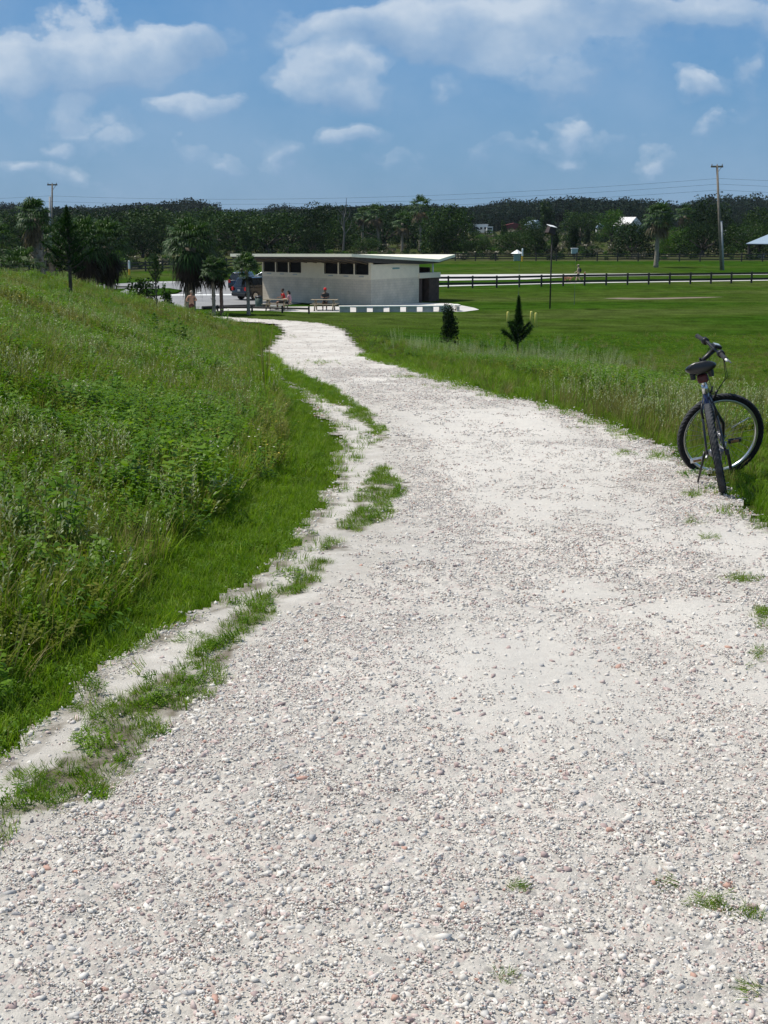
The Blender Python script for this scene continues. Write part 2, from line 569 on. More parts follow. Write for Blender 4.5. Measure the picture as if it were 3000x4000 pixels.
def m_ground(nt, out):
    N = NT(nt)
    g = N.n('ShaderNodeNewGeometry'); P = g.outputs['Position']
    fa = N.n('ShaderNodeAttribute', attribute_name='field').outputs['Fac']
    ma = N.n('ShaderNodeAttribute', attribute_name='mound').outputs['Fac']
    st = N.n('ShaderNodeVectorMath', operation='MULTIPLY', i_0=P, i_1=(.45, 1.6, 1))
    big = N.noise(.055, 3, st.outputs[0])
    mid = N.noise(.6, 4, P); fine = N.noise(6, 5, P, .7); vf = N.noise(55, 2, P)
    lawn = N.ramp(big, [(.34, (.042, .074, .012)), (.46, (.058, .084, .015)), (.54, (.080, .088, .024)), (.64, (.105, .098, .040))])
    lawn = N.mix(1.0, lawn, N.ramp(mid, [(.3, .62), (.7, 1.28)]), 'MULTIPLY')
    lawn = N.mix(1.0, lawn, N.ramp(fine, [(.3, .45), (.7, 1.45)]), 'MULTIPLY')
    sx = N.n('ShaderNodeSeparateXYZ'); N.link(P, sx.inputs[0])
    sat = N.ramp(N.math('MULTIPLY_ADD', sx.outputs[1], .0125, N.math('MULTIPLY_ADD', mid, .10, -.05)),
                 [(.66, (1, 1, 1)), (.80, (.62, .92, .50)), (1.6, (.58, .90, .5))])
    lawn = N.mix(1.0, lawn, sat, 'MULTIPLY')
    rough_f = N.ramp(N.noise(.12, 5, st.outputs[0], .7), [(.35, (.030, .046, .012)), (.5, (.055, .068, .024)), (.68, (.12, .105, .06))])
    rough_f = N.mix(1.0, rough_f, N.ramp(fine, [(.3, .6), (.7, 1.3)]), 'MULTIPLY')
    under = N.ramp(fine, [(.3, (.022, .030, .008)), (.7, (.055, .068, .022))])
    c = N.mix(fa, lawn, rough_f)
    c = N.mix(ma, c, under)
    p = N.n('ShaderNodeBsdfPrincipled', i_Roughness=.9)
    p.inputs['Specular IOR Level'].default_value = 0
    N.link(c, p.inputs['Base Color'])
    b = N.n('ShaderNodeBump', i_Strength=.9, i_Distance=.05)
    N.link(N.math('ADD', fine, N.math('MULTIPLY', vf, .4)), b.inputs['Height']); N.link(b.outputs[0], p.inputs['Normal'])
    N.link(p.outputs[0], out.inputs[0])


M_GROUND = nmat('lawn_and_soil', m_ground)
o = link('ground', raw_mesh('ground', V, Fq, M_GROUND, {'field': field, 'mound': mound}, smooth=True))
struct(o, 'green grassy ground running from the hill to the far field', 'ground')

# ================================================================== gravel path
def pts659(L): return [(a * 3000 / 1659., b * 3000 / 1659.) for a, b in L]
left = pts659([(0, 1650), (110, 1590), (200, 1500), (330, 1400), (450, 1330), (560, 1250), (640, 1170), (700, 1090), (722, 1010), (720, 950),
               (690, 900), (640, 850), (590, 800), (560, 770), (590, 745), (614, 716), (598, 704), (545, 699)])
right = pts659([(640, 697), (700, 703), (745, 718), (768, 750), (820, 780), (900, 802), (1000, 835), (1060, 858), (1150, 877), (1250, 902),
                (1330, 932), (1400, 965), (1450, 985), (1520, 1030), (1600, 1095), (1659, 1155)])
PATH = [(-2.6, -8), (-2.0, 0), (-1.7, 2.2)] + [tuple(hit(*p)[:2]) for p in left]
lastl = PATH[-1]
PATH += [(lastl[0] - 6, 80.2), (-26, 84), (-26, 87.5), (-11, 83.6)]
PATH += [tuple(hit(*p)[:2]) for p in right] + [(3.15, 5.5), (3.3, 3), (3.4, 0), (3.6, -8)]
strips = [pts659([(-60, 1800), (60, 1740), (140, 1680), (215, 1590), (300, 1540), (380, 1480), (450, 1420), (520, 1350), (600, 1290), (650, 1250), (705, 1225), (722, 1236), (680, 1275), (640, 1310),
                  (575, 1375), (520, 1440), (470, 1520), (405, 1585), (330, 1680), (240, 1745), (160, 1755), (70, 1800), (30, 1870), (-60, 1900)]),
          pts659([(732, 1160), (770, 1105), (785, 1050), (800, 1018), (852, 1035), (868, 1070), (850, 1120), (790, 1168)]),
          pts659([(605, 812), (650, 820), (720, 850), (790, 895), (822, 945), (838, 985), (800, 960), (760, 905), (700, 868), (640, 840)]),
          pts659([(665, 1195), (700, 1182), (745, 1190), (740, 1205), (690, 1206)])]
STRIPS = [[tuple(hit(*p)[:2]) for p in s] for s in strips]


def wob(X, Y, a=1.0):
    k = a * (.10 + .004 * Y)
    return X + (fbm(X * 2.3 + 31, Y * 2.3) - .5) * 2 * k + (fbm(X * 8 + 3, Y * 8, 2) - .5) * .8 * k, \
           Y + (fbm(X * 2.3, Y * 2.3 + 77) - .5) * 2 * k


def in_path(X, Y, a=1.0):
    x, y = wob(X, Y, a)
    return pip(x, y, PATH)


def in_strip(X, Y, a=1.0):
    x, y = wob(X, Y, a)
    r = np.zeros(np.shape(X), bool)
    for s in STRIPS: r |= pip(x, y, s)
    return r


def relief(X, Y):
    """wheel ruts and hollows of the gravel surface"""
    return (fbm(X * 28, Y * 28 + 9, 2) - .5) * .010 * (np.asarray(Y) < 9.5) + (fbm(X * 1.3 + 7, Y * .9, 4) - .5) * .05 + (fbm(X * 7, Y * 7 + 3, 3) - .5) * .012


def path_z(X, Y):
    return ground_z(X, Y) + .035 + .0009 * np.asarray(Y) + relief(X, Y)


# a grid whose cells grow with distance
ly = np.concatenate([np.arange(-7.5, 1.2, .15), np.exp(np.arange(math.log(1.2), math.log(89), .0065))])
U = np.arange(-7.2, 7.2, .06)
xs_l = []
rows = []
V = []; Fq = []; soil = []; dusty = []
uu = np.arange(-.95, 1.35, .0068)
yy = np.exp(np.arange(math.log(1.2), math.log(89), .0068))
GX = uu[:, None] * np.clip(yy[None, :], 2.2, None); GY = np.repeat(yy[None, :], len(uu), 0)
GXb, GYb = np.meshgrid(np.arange(-2.5, 3.7, .12), np.arange(-7.5, 1.25, .12), indexing='ij')


def sheet(GX, GY, mask_fn, zf):
    nx, ny = GX.shape
    cx_ = (GX[:-1, :-1] + GX[1:, 1:]) / 2; cy_ = (GY[:-1, :-1] + GY[1:, 1:]) / 2
    keep = mask_fn(cx_, cy_).ravel()
    I = np.arange(nx * ny).reshape(nx, ny)
    F = np.stack([I[:-1, :-1], I[1:, :-1], I[1:, 1:], I[:-1, 1:]], -1).reshape(-1, 4)[keep]
    used = np.unique(F); mp = np.full(nx * ny, -1); mp[used] = np.arange(len(used))
    X = GX.ravel()[used]; Y = GY.ravel()[used]
    return np.stack([X, Y, zf(X, Y)], -1), mp[F]


V1, F1 = sheet(GX[:, yy < 9.05], GY[:, yy < 9.05], in_path, path_z)
yf_ = np.exp(np.arange(math.log(9.0), math.log(89), .0028)); uf_ = np.arange(-.42, .42, .0026)
V3, F3 = sheet(uf_[:, None] * yf_[None, :], np.repeat(yf_[None, :], len(uf_), 0), in_path, path_z)
F1 = np.concatenate([F1, F3 + len(V1)]); V1 = np.concatenate([V1, V3])
V2, F2 = sheet(GXb, GYb, in_path, path_z)
V = np.concatenate([V1, V2]); Fq = np.concatenate([F1, F2 + len(V1)])


_lf = sorted([tuple(hit(*p)[:2]) for p in left[:14]], key=lambda p: p[1])
LEFT_Y = [-8, 2.2] + [p[1] for p in _lf]; LEFT_X = [-2.6, -1.7] + [p[0] for p in _lf]


def dust_at(X, Y):
    """fine pale dust: the middle hollow, the wheel lines, the side track"""
    d = sstep(.47, .62, fbm(X * .9 + 3, Y * .55 + 8, 4) + .0)
    cx0, cy0 = hit(2080, 2650)[:2]
    h = np.exp(-(((X - cx0) / .62) ** 2 + ((Y - cy0) / .95) ** 2)) * (.75 + .6 * fbm(X * 4, Y * 4))
    xe = np.interp(Y, LEFT_Y, LEFT_X)
    tr = np.exp(-((X - xe - .16 - .012 * Y) / (.20 + .012 * Y)) ** 4) * (Y < 30)
    return np.clip(np.maximum(np.maximum(d * .8, h * .98), tr), 0, 1)


soil = in_strip(V[:, 0], V[:, 1]).astype(float)
edge = 1 - in_path(V[:, 0] + .10, V[:, 1], .7) * in_path(V[:, 0] - .10, V[:, 1], .7)
xt = np.interp(V[:, 1], LEFT_Y, LEFT_X)
soil = np.maximum(soil, edge * .9)
soil = np.maximum(soil, .30 * np.exp(-((V[:, 0] - xt - .2 - .015 * V[:, 1]) / (.3 + .015 * V[:, 1])) ** 4) * (V[:, 1] < 30))
dust = dust_at(V[:, 0], V[:, 1])


def m_path(nt, out):
    N = NT(nt)
    P = N.n('ShaderNodeNewGeometry').outputs['Position']
    so = N.n('ShaderNodeAttribute', attribute_name='soil').outputs['Fac']
    du = N.n('ShaderNodeAttribute', attribute_name='dust').outputs['Fac']
    v1 = N.n('ShaderNodeTexVoronoi', i_Scale=70.0); N.link(P, v1.inputs['Vector'])
    v2 = N.n('ShaderNodeTexVoronoi', i_Scale=26.0); N.link(P, v2.inputs['Vector'])
    sc = N.n('ShaderNodeSeparateColor'); N.link(v1.outputs['Color'], sc.inputs[0])
    sd = N.n('ShaderNodeSeparateColor'); N.link(v2.outputs['Color'], sd.inputs[0])
    st = [(0, (.36, .35, .34)), (.2, (.56, .54, .50)), (.5, (.69, .665, .615)), (.8, (.77, .745, .69)), (.93, (.56, .44, .41)), (1, (.82, .79, .74))]
    c = N.mix(.55, N.ramp(sc.outputs[0], st), N.ramp(sd.outputs[1], st))
    nz = N.noise(5, 5, P, .65); nb = N.noise(.8, 4, P)
    dustc = N.ramp(N.noise(30, 4, P, .7), [(.3, (.66, .63, .575)), (.7, (.80, .77, .71))])
    c = N.mix(N.math('MULTIPLY_ADD', du, .75, N.math('MULTIPLY_ADD', nz, .8, -.28), clamp=True), c, dustc)
    c = N.mix(1.0, c, N.ramp(nb, [(.3, .90), (.7, 1.10)]), 'MULTIPLY')
    soilc = N.ramp(nz, [(.3, (.10, .085, .062)), (.7, (.24, .21, .165))])
    sm = N.math('MULTIPLY', so, N.ramp(N.noise(7, 4, P), [(.35, .25), (.6, 1)]))
    c = N.mix(1.0, c, (.79, .77, .75), 'MULTIPLY')
    c = N.mix(N.math('MULTIPLY', du, .30), c, (.58, .565, .535))
    c = N.mix(sm, c, soilc)
    p = N.n('ShaderNodeBsdfPrincipled', i_Roughness=.95); p.inputs['Specular IOR Level'].default_value = .15
    N.link(c, p.inputs['Base Color'])
    hgt = N.math('ADD', N.math('MULTIPLY', v1.outputs['Distance'], -.7), N.math('MULTIPLY', v2.outputs['Distance'], -1.2))
    hgt = N.math('ADD', N.math('MULTIPLY', hgt, N.math('MULTIPLY_ADD', du, -.75, 1.0)), N.math('MULTIPLY', N.noise(150, 4, P, .7), .9))
    b = N.n('ShaderNodeBump', i_Strength=.75, i_Distance=.009)
    N.link(hgt, b.inputs['Height']); N.link(b.outputs[0], p.inputs['Normal'])
    N.link(p.outputs[0], out.inputs[0])


o = link('path', raw_mesh('path', V, Fq, nmat('crushed_rock', m_path), {'soil': soil, 'dust': dust}, smooth=True))
struct(o, 'pale crushed rock path winding downhill to the park building', 'path')

# ------------------------------------------------------------------ loose stones
def m_stone(nt, out):
    N = NT(nt)
    g = N.n('ShaderNodeNewGeometry')
    r = N.math('FRACT', N.math('MULTIPLY_ADD', N.n('ShaderNodeObjectInfo').outputs['Random'], 7.31, g.outputs['Random Per Island']))
    c = N.ramp(r, [(0, (.80, .77, .715)), (.26, (.71, .68, .63)), (.48, (.60, .585, .56)), (.56, (.40, .40, .41)), (.62, (.80, .77, .72)), (.68, (.70, .64, .60)),
                   (.79, (.60, .46, .43)), (.90, (.40, .27, .26)), (.965, (.50, .25, .18)), (.985, (.19, .18, .19)), (1, (.60, .48, .34))], 'CONSTANT')
    P = N.n('ShaderNodeTexCoord').outputs['Object']
    c = N.mix(1.0, c, N.ramp(N.noise(60, 4, P), [(.3, .82), (.7, 1.12)]), 'MULTIPLY')
    c = N.mix(.22, c, (.76, .73, .675))
    c = N.mix(1.0, c, (.89, .88, .87), 'MULTIPLY')
    p = N.n('ShaderNodeBsdfPrincipled', i_Roughness=.85); p.inputs['Specular IOR Level'].default_value = .25
    N.link(c, p.inputs['Base Color'])
    N.link(p.outputs[0], out.inputs[0])


M_STONE = nmat('broken_stone', m_stone)


def stone_vf(r, rg, sub=1):
    bm = bmesh.new(); bmesh.ops.create_icosphere(bm, subdivisions=sub, radius=1)
    V = np.array([v.co[:] for v in bm.verts]); F = np.array([[v.index for v in f.verts] for f in bm.faces]); bm.free()
    for _ in range(9):                                     # knock flat faces into it
        nrm = rg.normal(size=3); nrm /= np.linalg.norm(nrm); h = rg.uniform(.30, .62)
        d = V @ nrm; V = V - np.outer(np.clip(d - h, 0, None), nrm)
    V *= 1 + rg.uniform(-.05, .05, (len(V), 1))
    V *= np.array([rg.uniform(.8, 1.35), rg.uniform(.65, 1.0), rg.uniform(.5, .85)]) * r
    return V, F


def merge(parts):
    Vs = []; Fs = []; o = 0
    for V, F in parts:
        Vs.append(V); Fs.append(F + o); o += len(V)
    return np.concatenate(Vs), np.concatenate(Fs)


sg = np.random.default_rng(11)
stones = [raw_mesh('stone', *stone_vf(1.0, sg, 1), M_STONE) for _ in range(10)]
grits = []
for k in range(8):
    parts = []
    for _ in range(16):
        V, F = stone_vf(sg.uniform(.07, .17), sg, 1)
        a = sg.uniform(0, 2 * PI); q = np.array(rotm(sg.uniform(-.3, .3), sg.uniform(-.3, .3), a))
        parts.append((V @ q.T + np.array([sg.uniform(-1, 1), sg.uniform(-1, 1), .02]), F))
    grits.append(raw_mesh('grit', *merge(parts), M_STONE))


def wedge_points(n, y0, y1, umin, umax, power=1.0):
    """points spread evenly over the ground between two distances (seen wedge plus a margin)"""
    Y = np.sqrt(sg.uniform(y0 ** 2, y1 ** 2, n)) if power == 1.0 else y0 + (y1 - y0) * sg.random(n) ** power
    X = sg.uniform(umin, umax, n) * Y
    return X, Y


P_, R_, S_, I_ = [], [], [], []


def add_stones(n, y0, y1, smin, smax, kinds, off, pw=2.6, thin=.75, umin=-.42, umax=.46, fl=1.0, sink=.42):
    X, Y = wedge_points(n, y0, y1, umin, umax)
    k = in_path(X, Y, .8) & ~(in_strip(X, Y) & (sg.random(len(X)) < .6))
    X, Y = X[k], Y[k]
    d = dust_at(X, Y)
    k = sg.random(len(X)) > d * thin
    X, Y = X[k], Y[k]
    r = smin + (smax - smin) * sg.random(len(X)) ** pw
    Z = path_z(X, Y) + r * (.5 - sink) * .5
    P_.append(np.stack([X, Y, Z], -1))
    R_.append(np.stack([sg.uniform(-.25, .25, len(X)), sg.uniform(-.25, .25, len(X)), sg.uniform(0, 2 * PI, len(X))], -1))
    S_.append(np.stack([r, r, r * fl], -1)); I_.append(off + sg.integers(0, kinds, len(X)))


# index 0-7 grit, 8-17 single stones (collection children sort by name)
add_stones(10500, 1.7, 5.5, .028, .050, 8, 0, 1, .95, umin=-.5, umax=.55)
add_stones(12000, 5.5, 12, .045, .075, 8, 0, 1, .95)
add_stones(9000, 12, 30, .08, .13, 8, 0, 1, .7, umin=-.2, umax=.36, fl=.8)
add_stones(42000, 1.7, 5.5, .005, .023, 10, 8, 4.6, .93, umin=-.5, umax=.55)
add_stones(30000, 5.5, 12, .0075, .024, 10, 8, 5, .93)
add_stones(9000, 12, 32, .014, .028, 10, 8, 4, .6, umin=-.2, umax=.36)
add_stones(2500, 30, 80, .10, .22, 8, 0, 1, .4, umin=-.16, umax=.12, fl=.55)
scatter('gravel', np.concatenate(P_), np.concatenate(R_), np.concatenate(S_), np.concatenate(I_), grits + stones,
        'loose white, grey and pinkish broken stones covering the path', 'gravel')

# ================================================================== grass and weeds
G_LUSH = leafmat('grass_lush', (.080, .165, .008), (.16, .265, .016), (.28, .36, .055), trans=.42, gloss=.13, rough=.42)
G_DRY = leafmat('grass_dry', (.14, .15, .045), (.24, .22, .08), (.36, .31, .16), trans=.3, gloss=.1)
G_WEED = leafmat('weed_leaf', (.055, .135, .008), (.125, .235, .014), (.22, .32, .03), trans=.40, gloss=.15)
G_OLIVE = leafmat('weed_olive', (.095, .130, .018), (.18, .21, .030), (.30, .29, .06), trans=.38, gloss=.1)
G_SEED = leafmat('seed_head', (.22, .27, .12), (.36, .40, .24), trans=.3, gloss=.2)
G_PETAL = surf('white_petal', (.62, .60, .48), .6, .05)
G_YELLOW = surf('yellow_petal', (.60, .42, .05), .6, .05)
GM = [G_LUSH, G_DRY, G_WEED, G_OLIVE, G_SEED, G_PETAL, G_YELLOW]
gg = np.random.default_rng(21)


class Q:
    """quads collected with numpy"""
    def __init__(s): s.V = []; s.F = []; s.M = []; s.n = 0

    def strip(s, L, Rr, m=0):
        k = len(L)
        V = np.empty((2 * k, 3)); V[0::2] = L; V[1::2] = Rr
        F = np.array([[2 * i, 2 * i + 1, 2 * i + 3, 2 * i + 2] for i in range(k - 1)]) + s.n
        s.V.append(V); s.F.append(F); s.M += [m] * (k - 1); s.n += 2 * k

    def blade(s, base, az, h, w, bend, m=0, k=4, lean=.0, tipw=.08):
        t = np.linspace(0, 1, k)
        ang = lean + bend * t ** 1.4
        seg = h / (k - 1)
        r = np.concatenate([[0], np.cumsum(np.sin(ang[:-1]) * seg)]); z = np.concatenate([[0], np.cumsum(np.cos(ang[:-1]) * seg)])
        d = np.array([math.cos(az), math.sin(az), 0]); side = np.array([-d[1], d[0], 0])
        tw = gg.uniform(-.6, .6); side = side * math.cos(tw) + np.array([0, 0, 1]) * math.sin(tw) * .5 + d * math.sin(tw) * .5
        ww = w * (1 - t) ** .6 + w * tipw
        c = np.array(base) + r[:, None] * d + z[:, None] * np.array([0, 0, 1.])
        s.strip(c - side * ww[:, None] / 2, c + side * ww[:, None] / 2, m)
        return c[-1]

    def leaf(s, c, az, el, L, w, m=2):
        d = np.array([math.cos(az) * math.cos(el), math.sin(az) * math.cos(el), math.sin(el)])
        sd = np.array([-math.sin(az), math.cos(az), gg.uniform(-.4, .4)])
        c = np.array(c)
        dr = np.array([0, 0, -.18 * L])
        pts = [c, c + d * L * .5, c + d * L + dr]
        ws = [w * .15, w, w * .1]
        s.strip([p - sd * x / 2 for p, x in zip(pts, ws)], [p + sd * x / 2 for p, x in zip(pts, ws)], m)

    def mesh(s, name): return raw_mesh(name, np.concatenate(s.V), np.concatenate(s.F), GM, midx=s.M)


def tuft(n, h, spread, w, bend=1.0, m=0, dry=.05, hv=.4):
    q = Q()
    for _ in range(n):
        a = gg.uniform(0, 2 * PI); r = spread * math.sqrt(gg.random())
        az = a + gg.normal(0, .8)
        q.blade((r * math.cos(a), r * math.sin(a), -.01), az, h * gg.uniform(1 - hv, 1 + hv), w * gg.uniform(.7, 1.3),
                bend * gg.uniform(.4, 1.4), 1 if gg.random() < dry else m, lean=gg.uniform(0, .35))
    return q


def weed(n, h, spread, leaf, m=2, flowers=0, fm=5, up=.5, pairs=9):
    q = Q()
    for _ in range(n):
        a = gg.uniform(0, 2 * PI); r = spread * math.sqrt(gg.random()); hh = h * gg.uniform(.6, 1.2)
        b = np.array([r * math.cos(a), r * math.sin(a), 0])
        lean = gg.uniform(0, .35); d = np.array([math.cos(a) * lean, math.sin(a) * lean, 1.])
        q.strip([b - (.003, 0, 0), b + d * hh - (.002, 0, 0)], [b + (.003, 0, 0), b + d * hh + (.002, 0, 0)], m)
        for i in range(pairs):
            t = (i + 1) / pairs
            p = b + d * hh * t
            az = i * 2.4 + gg.uniform(-.5, .5)
            for s_ in (0, PI):
                q.leaf(p, az + s_, gg.uniform(-.1, .7) * up * 1.5, leaf * gg.uniform(.6, 1.1) * (1.15 - .5 * t), leaf * .42, m)
        for _f in range(flowers):
            if gg.random() < .7:
                p = b + d * hh + np.array([gg.normal(0, .03), gg.normal(0, .03), gg.uniform(0, .05)])
                for k in range(3): q.leaf(p, k * 2.1, .3, .013, .010, fm)
    return q


def stalks(n, h, spread, m=1, head=4):
    q = Q()
    for _ in range(n):
        a = gg.uniform(0, 2 * PI); r = spread * math.sqrt(gg.random())
        tp = q.blade((r * math.cos(a), r * math.sin(a), 0), a, h * gg.uniform(.6, 1.15), .005, gg.uniform(.1, .6), m, k=5, tipw=.7)
        for k in range(6):
            q.leaf(tp - np.array([0, 0, .02 * k]), gg.uniform(0, 6.3), .9, .035, .010, head)
    return q


KIND = [tuft(40, .085, .10, .0055, 1.9, dry=.10, hv=.5).mesh('t'),            # 0 short lush
        tuft(40, .13, .10, .0065, 1.7, dry=.08, hv=.55).mesh('t'),      # 1
        tuft(40, .26, .12, .008, 1.2).mesh('t'),             # 2 long
        tuft(46, .40, .13, .010, 1.1, hv=.5).mesh('t'),      # 3 tall
        tuft(40, .30, .13, .007, 1.0, m=1, dry=.5).mesh('t'),  # 4 dryish
        weed(9, .22, .14, .055, 3).mesh('t'),                # 5 olive weed
        weed(9, .28, .15, .075, 2).mesh('t'),                # 6 green weed
        weed(8, .30, .15, .05, 2, flowers=1).mesh('t'),      # 7 white flowers
        weed(10, .42, .17, .10, 2, pairs=10).mesh('t'),      # 8 big leaf
        stalks(12, .42, .14).mesh('t'),                      # 9 seed stalks
        weed(9, .20, .14, .045, 3, flowers=1, fm=6).mesh('t'),  # 10 olive, yellow flowers
        weed(14, .07, .14, .035, 2, pairs=3).mesh('t'),      # 11 low mat
        weed(10, .45, .18, .035, 4, pairs=9).mesh('t')]  # 12 pale feathery


class Pts:
    def __init__(s): s.P = []; s.S = []; s.I = []; s.T = []

    def add(s, X, Y, sc, idx, tilt=.15, z=None):
        X = np.asarray(X); Y = np.asarray(Y)
        Z = ground_z(X, Y) if z is None else z
        s.P.append(np.stack([X, Y, Z], -1))
        s.S.append(np.broadcast_to(sc, X.shape).astype(float)); s.I.append(np.broadcast_to(idx, X.shape))
        s.T.append(np.full(X.shape, tilt))

    def go(s, name, label, cat):
        P = np.concatenate(s.P); S = np.concatenate(s.S); I = np.concatenate(s.I); T = np.concatenate(s.T)
        n = len(P); print(name, n)
        rot = np.stack([gg.normal(0, 1, n) * T, gg.normal(0, 1, n) * T, gg.uniform(0, 2 * PI, n)], -1)
        return scatter(name, P, rot, S, I, KIND, label, cat)


def pick(n, w):
    k = np.array(list(w.keys())); p = np.array(list(w.values()), float)
    return gg.choice(k, n, p=p / p.sum())


HILL = Pts(); VERGE = Pts(); LOW = Pts()


def left_zone(n, y0, y1, umin, umax):
    Y = np.sqrt(gg.uniform(y0 ** 2, y1 ** 2, n)); X = gg.uniform(umin, umax, n) * Y
    e = np.interp(Y, XE_Y, XE_X) - X
    k = (e > -1.5) & ~in_path(X, Y) & (X < np.interp(Y, XR_Y, XR_X))
    return X[k], Y[k]


# patches: where each kind of growth thrives
def patch(X, Y, s, k): return fbm(X * s + 13 * k, Y * s + 7 * k, 3)


for (n, y0, y1, u0, u1, big) in ((19000, 2.8, 9, -.46, .1, 1.0), (26000, 9, 22, -.42, .05, 1.25), (24000, 22, 45, -.40, 0, 2.0), (19000, 45, 80, -.36, .05, 2.8)):
    X, Y = left_zone(n, y0, y1, u0, u1)
    e = np.interp(Y, XE_Y, XE_X) - X
    n = len(X)
    pw = patch(X, Y, .55, 1); po = patch(X, Y, .4, 2); pt = patch(X, Y, .7, 3)
    idx = pick(n, {1: 6, 2: 2.6, 4: .8, 9: .35, 11: 2, 6: .8, 5: 1.2, 7: .1})
    r = gg.random(n)
    idx = np.where((pw > .53) & (r < .6), pick(n, {6: 4, 7: .25, 8: .25, 5: 2, 2: 2, 11: 2}), idx)
    idx = np.where((po > .52) & (r > .35), pick(n, {5: 4, 10: 1.5, 4: 1.0, 7: .3, 9: .25}), idx)
    near = e < .26 + .014 * Y + .5 * (pw - .5)
    idx = np.where(near, pick(n, {0: 5, 1: 3, 11: .8}), idx)
    mid = (~near) & (e < .6 + .022 * Y + .8 * (po - .5))
    idx = np.where(mid & (r < .6), pick(n, {1: 5, 2: 2, 0: 2}), idx)
    sc = gg.uniform(.45, .85, n) * big * (.7 + .6 * pt)
    sc *= np.where(near, .85, 1) * ((1 if y0 < 9 else .85) if y0 < 22 else .55)
    HILL.add(X, Y, sc, idx, .22)
HILL.go('grass', 'tall green meadow grass and weeds covering the left slope', 'grass')

# grass between the wheel track and the path, and stray tufts in the gravel
for s in STRIPS:
    a = np.array(s); lo = a.min(0); hi = a.max(0)
    y0 = max(lo[1], 1.5)
    area = (hi[0] - lo[0]) * (hi[1] - y0)
    n = int(area * 1100 * (9 / (9 + np.clip((y0 + hi[1]) / 2, 0, 30))))
    X = gg.uniform(lo[0], hi[0], n); Y = gg.uniform(y0, hi[1], n)
    k = in_strip(X, Y, 1.0) & (patch(X, Y, 4.5, 5) > .33); X, Y = X[k], Y[k]
    LOW.add(X, Y, gg.uniform(.25, .50, len(X)) * np.clip(Y / 12, 1, 1.6), pick(len(X), {0: 6, 11: 1.2}), .4, path_z(X, Y) - .005)
SPOTS = [(690, 790, 38, 5, 30), (985, 845, 45, 6, 40), (880, 822, 40, 5, 26), (905, 808, 30, 4, 14), (1350, 992, 30, 7, 20), (1400, 1003, 22, 5, 8), (1490, 1085, 30, 6, 20), (1500, 1140, 40, 14, 14),
         (1610, 1272, 40, 6, 26), (1645, 1352, 16, 22, 30), (1530, 1180, 26, 5, 8), (1640, 1440, 20, 18, 10), (1130, 1948, 30, 7, 5), (1530, 1975, 45, 22, 14),
         (1620, 2000, 22, 8, 5), (1450, 1930, 20, 9, 2), (1085, 2152, 18, 5, 3), (1610, 2160, 20, 12, 4), (620, 730, 30, 5, 12), (575, 748, 24, 4, 12),
         (820, 760, 30, 6, 12), (1270, 930, 40, 8, 10), (640, 1130, 30, 12, 8), (420, 1400, 60, 16, 16), (230, 1560, 60, 14, 22), (60, 1700, 50, 14, 18), (1080, 860, 30, 8, 8)]
for (a, b, ra, rb, n) in SPOTS:
    X = []; Y = []
    for _ in range(n):
        h = hit((a + gg.normal(0, .5) * ra) * 3000 / 1659, (b + gg.normal(0, .5) * rb) * 3000 / 1659); X.append(h.x); Y.append(h.y)
    X = np.array(X); Y = np.array(Y)
    LOW.add(X, Y, gg.uniform(.2, .42, n) * np.clip(Y / 14, 1, 2.2), pick(n, {0: 4}), .9, path_z(X, Y) - .004)
# frayed edge: sparse low tufts creeping in over both rims
X, Y = wedge_points(60000, 2.2, 45, -.5, .62)
k = in_path(X, Y) & ~(in_path(X + .16 + .006 * Y, Y) & in_path(X - .16 - .006 * Y, Y)) & (patch(X, Y, 2.6, 6) > .40)
X, Y = X[k], Y[k]; LOW.add(X, Y, gg.uniform(.3, .7, len(X)) * np.clip(Y / 14, 1, 1.8), pick(len(X), {0: 4, 1: 1, 11: 1}), .35, path_z(X, Y) - .005)
LOW.go('track_grass', 'short trodden grass in patches between wheel track and gravel', 'grass')

# right-hand verge
for (n, y0, y1, u0, u1, big) in ((13000, 6, 16, .10, .60, 1.0), (17000, 16, 34, .02, .50, 1.5), (16000, 34, 62, -.12, .36, 2.2), (7000, 60, 80, -.16, .06, 1.5)):
    Y = np.sqrt(gg.uniform(y0 ** 2, y1 ** 2, n)); X = gg.uniform(u0, u1, n) * Y
    r = X - np.interp(Y, XR_Y, XR_X)
    wid = np.where(Y < 58, 1.3 + .062 * Y, 2.2)
    keep = (r > -3) & ~in_path(X, Y) & (X > np.interp(Y, XE_Y, XE_X) + 1) & (gg.random(n) < 1 - sstep(.8, 1.4, r / wid) * .93)
    X, Y, r, wid = X[keep], Y[keep], r[keep], wid[keep]; n = len(X)
    idx = pick(n, {0: 5, 1: 4, 2: .5, 11: 1.5, 4: .15})
    back = (r > .33 * wid) & (r < 1.05 * wid) & (Y > 13) & (Y < 60)
    pw = patch(X, Y, .35, 8)
    idx = np.where(back, np.where(pw > .5, pick(n, {12: .3, 7: .15, 6: 3, 5: 3.5, 4: .5, 2: 1.5, 1: 3, 11: 2}), pick(n, {1: 5, 2: 2, 4: .5, 5: 2.5, 10: 1, 9: .15, 11: 2.5, 6: 1})), idx)
    sc = gg.uniform(.45, .80, n) * big * (.45 if y0 > 30 else .72) * (1 + .25 * back)
    VERGE.add(X, Y, sc, idx, .2)
# pale bushy weeds round the small pine
c0 = hit(2060, 1420); X = c0.x + gg.normal(0, 1, 420) * 2.6; Y = c0.y + gg.normal(0, 1, 420) * 4.5; k = ~in_path(X, Y) & ~in_path(X - .5, Y); X, Y = X[k], Y[k]
VERGE.add(X, Y, gg.uniform(.7, 1.5, len(X)), pick(len(X), {12: 4, 6: 1.5, 5: 1}), .2)
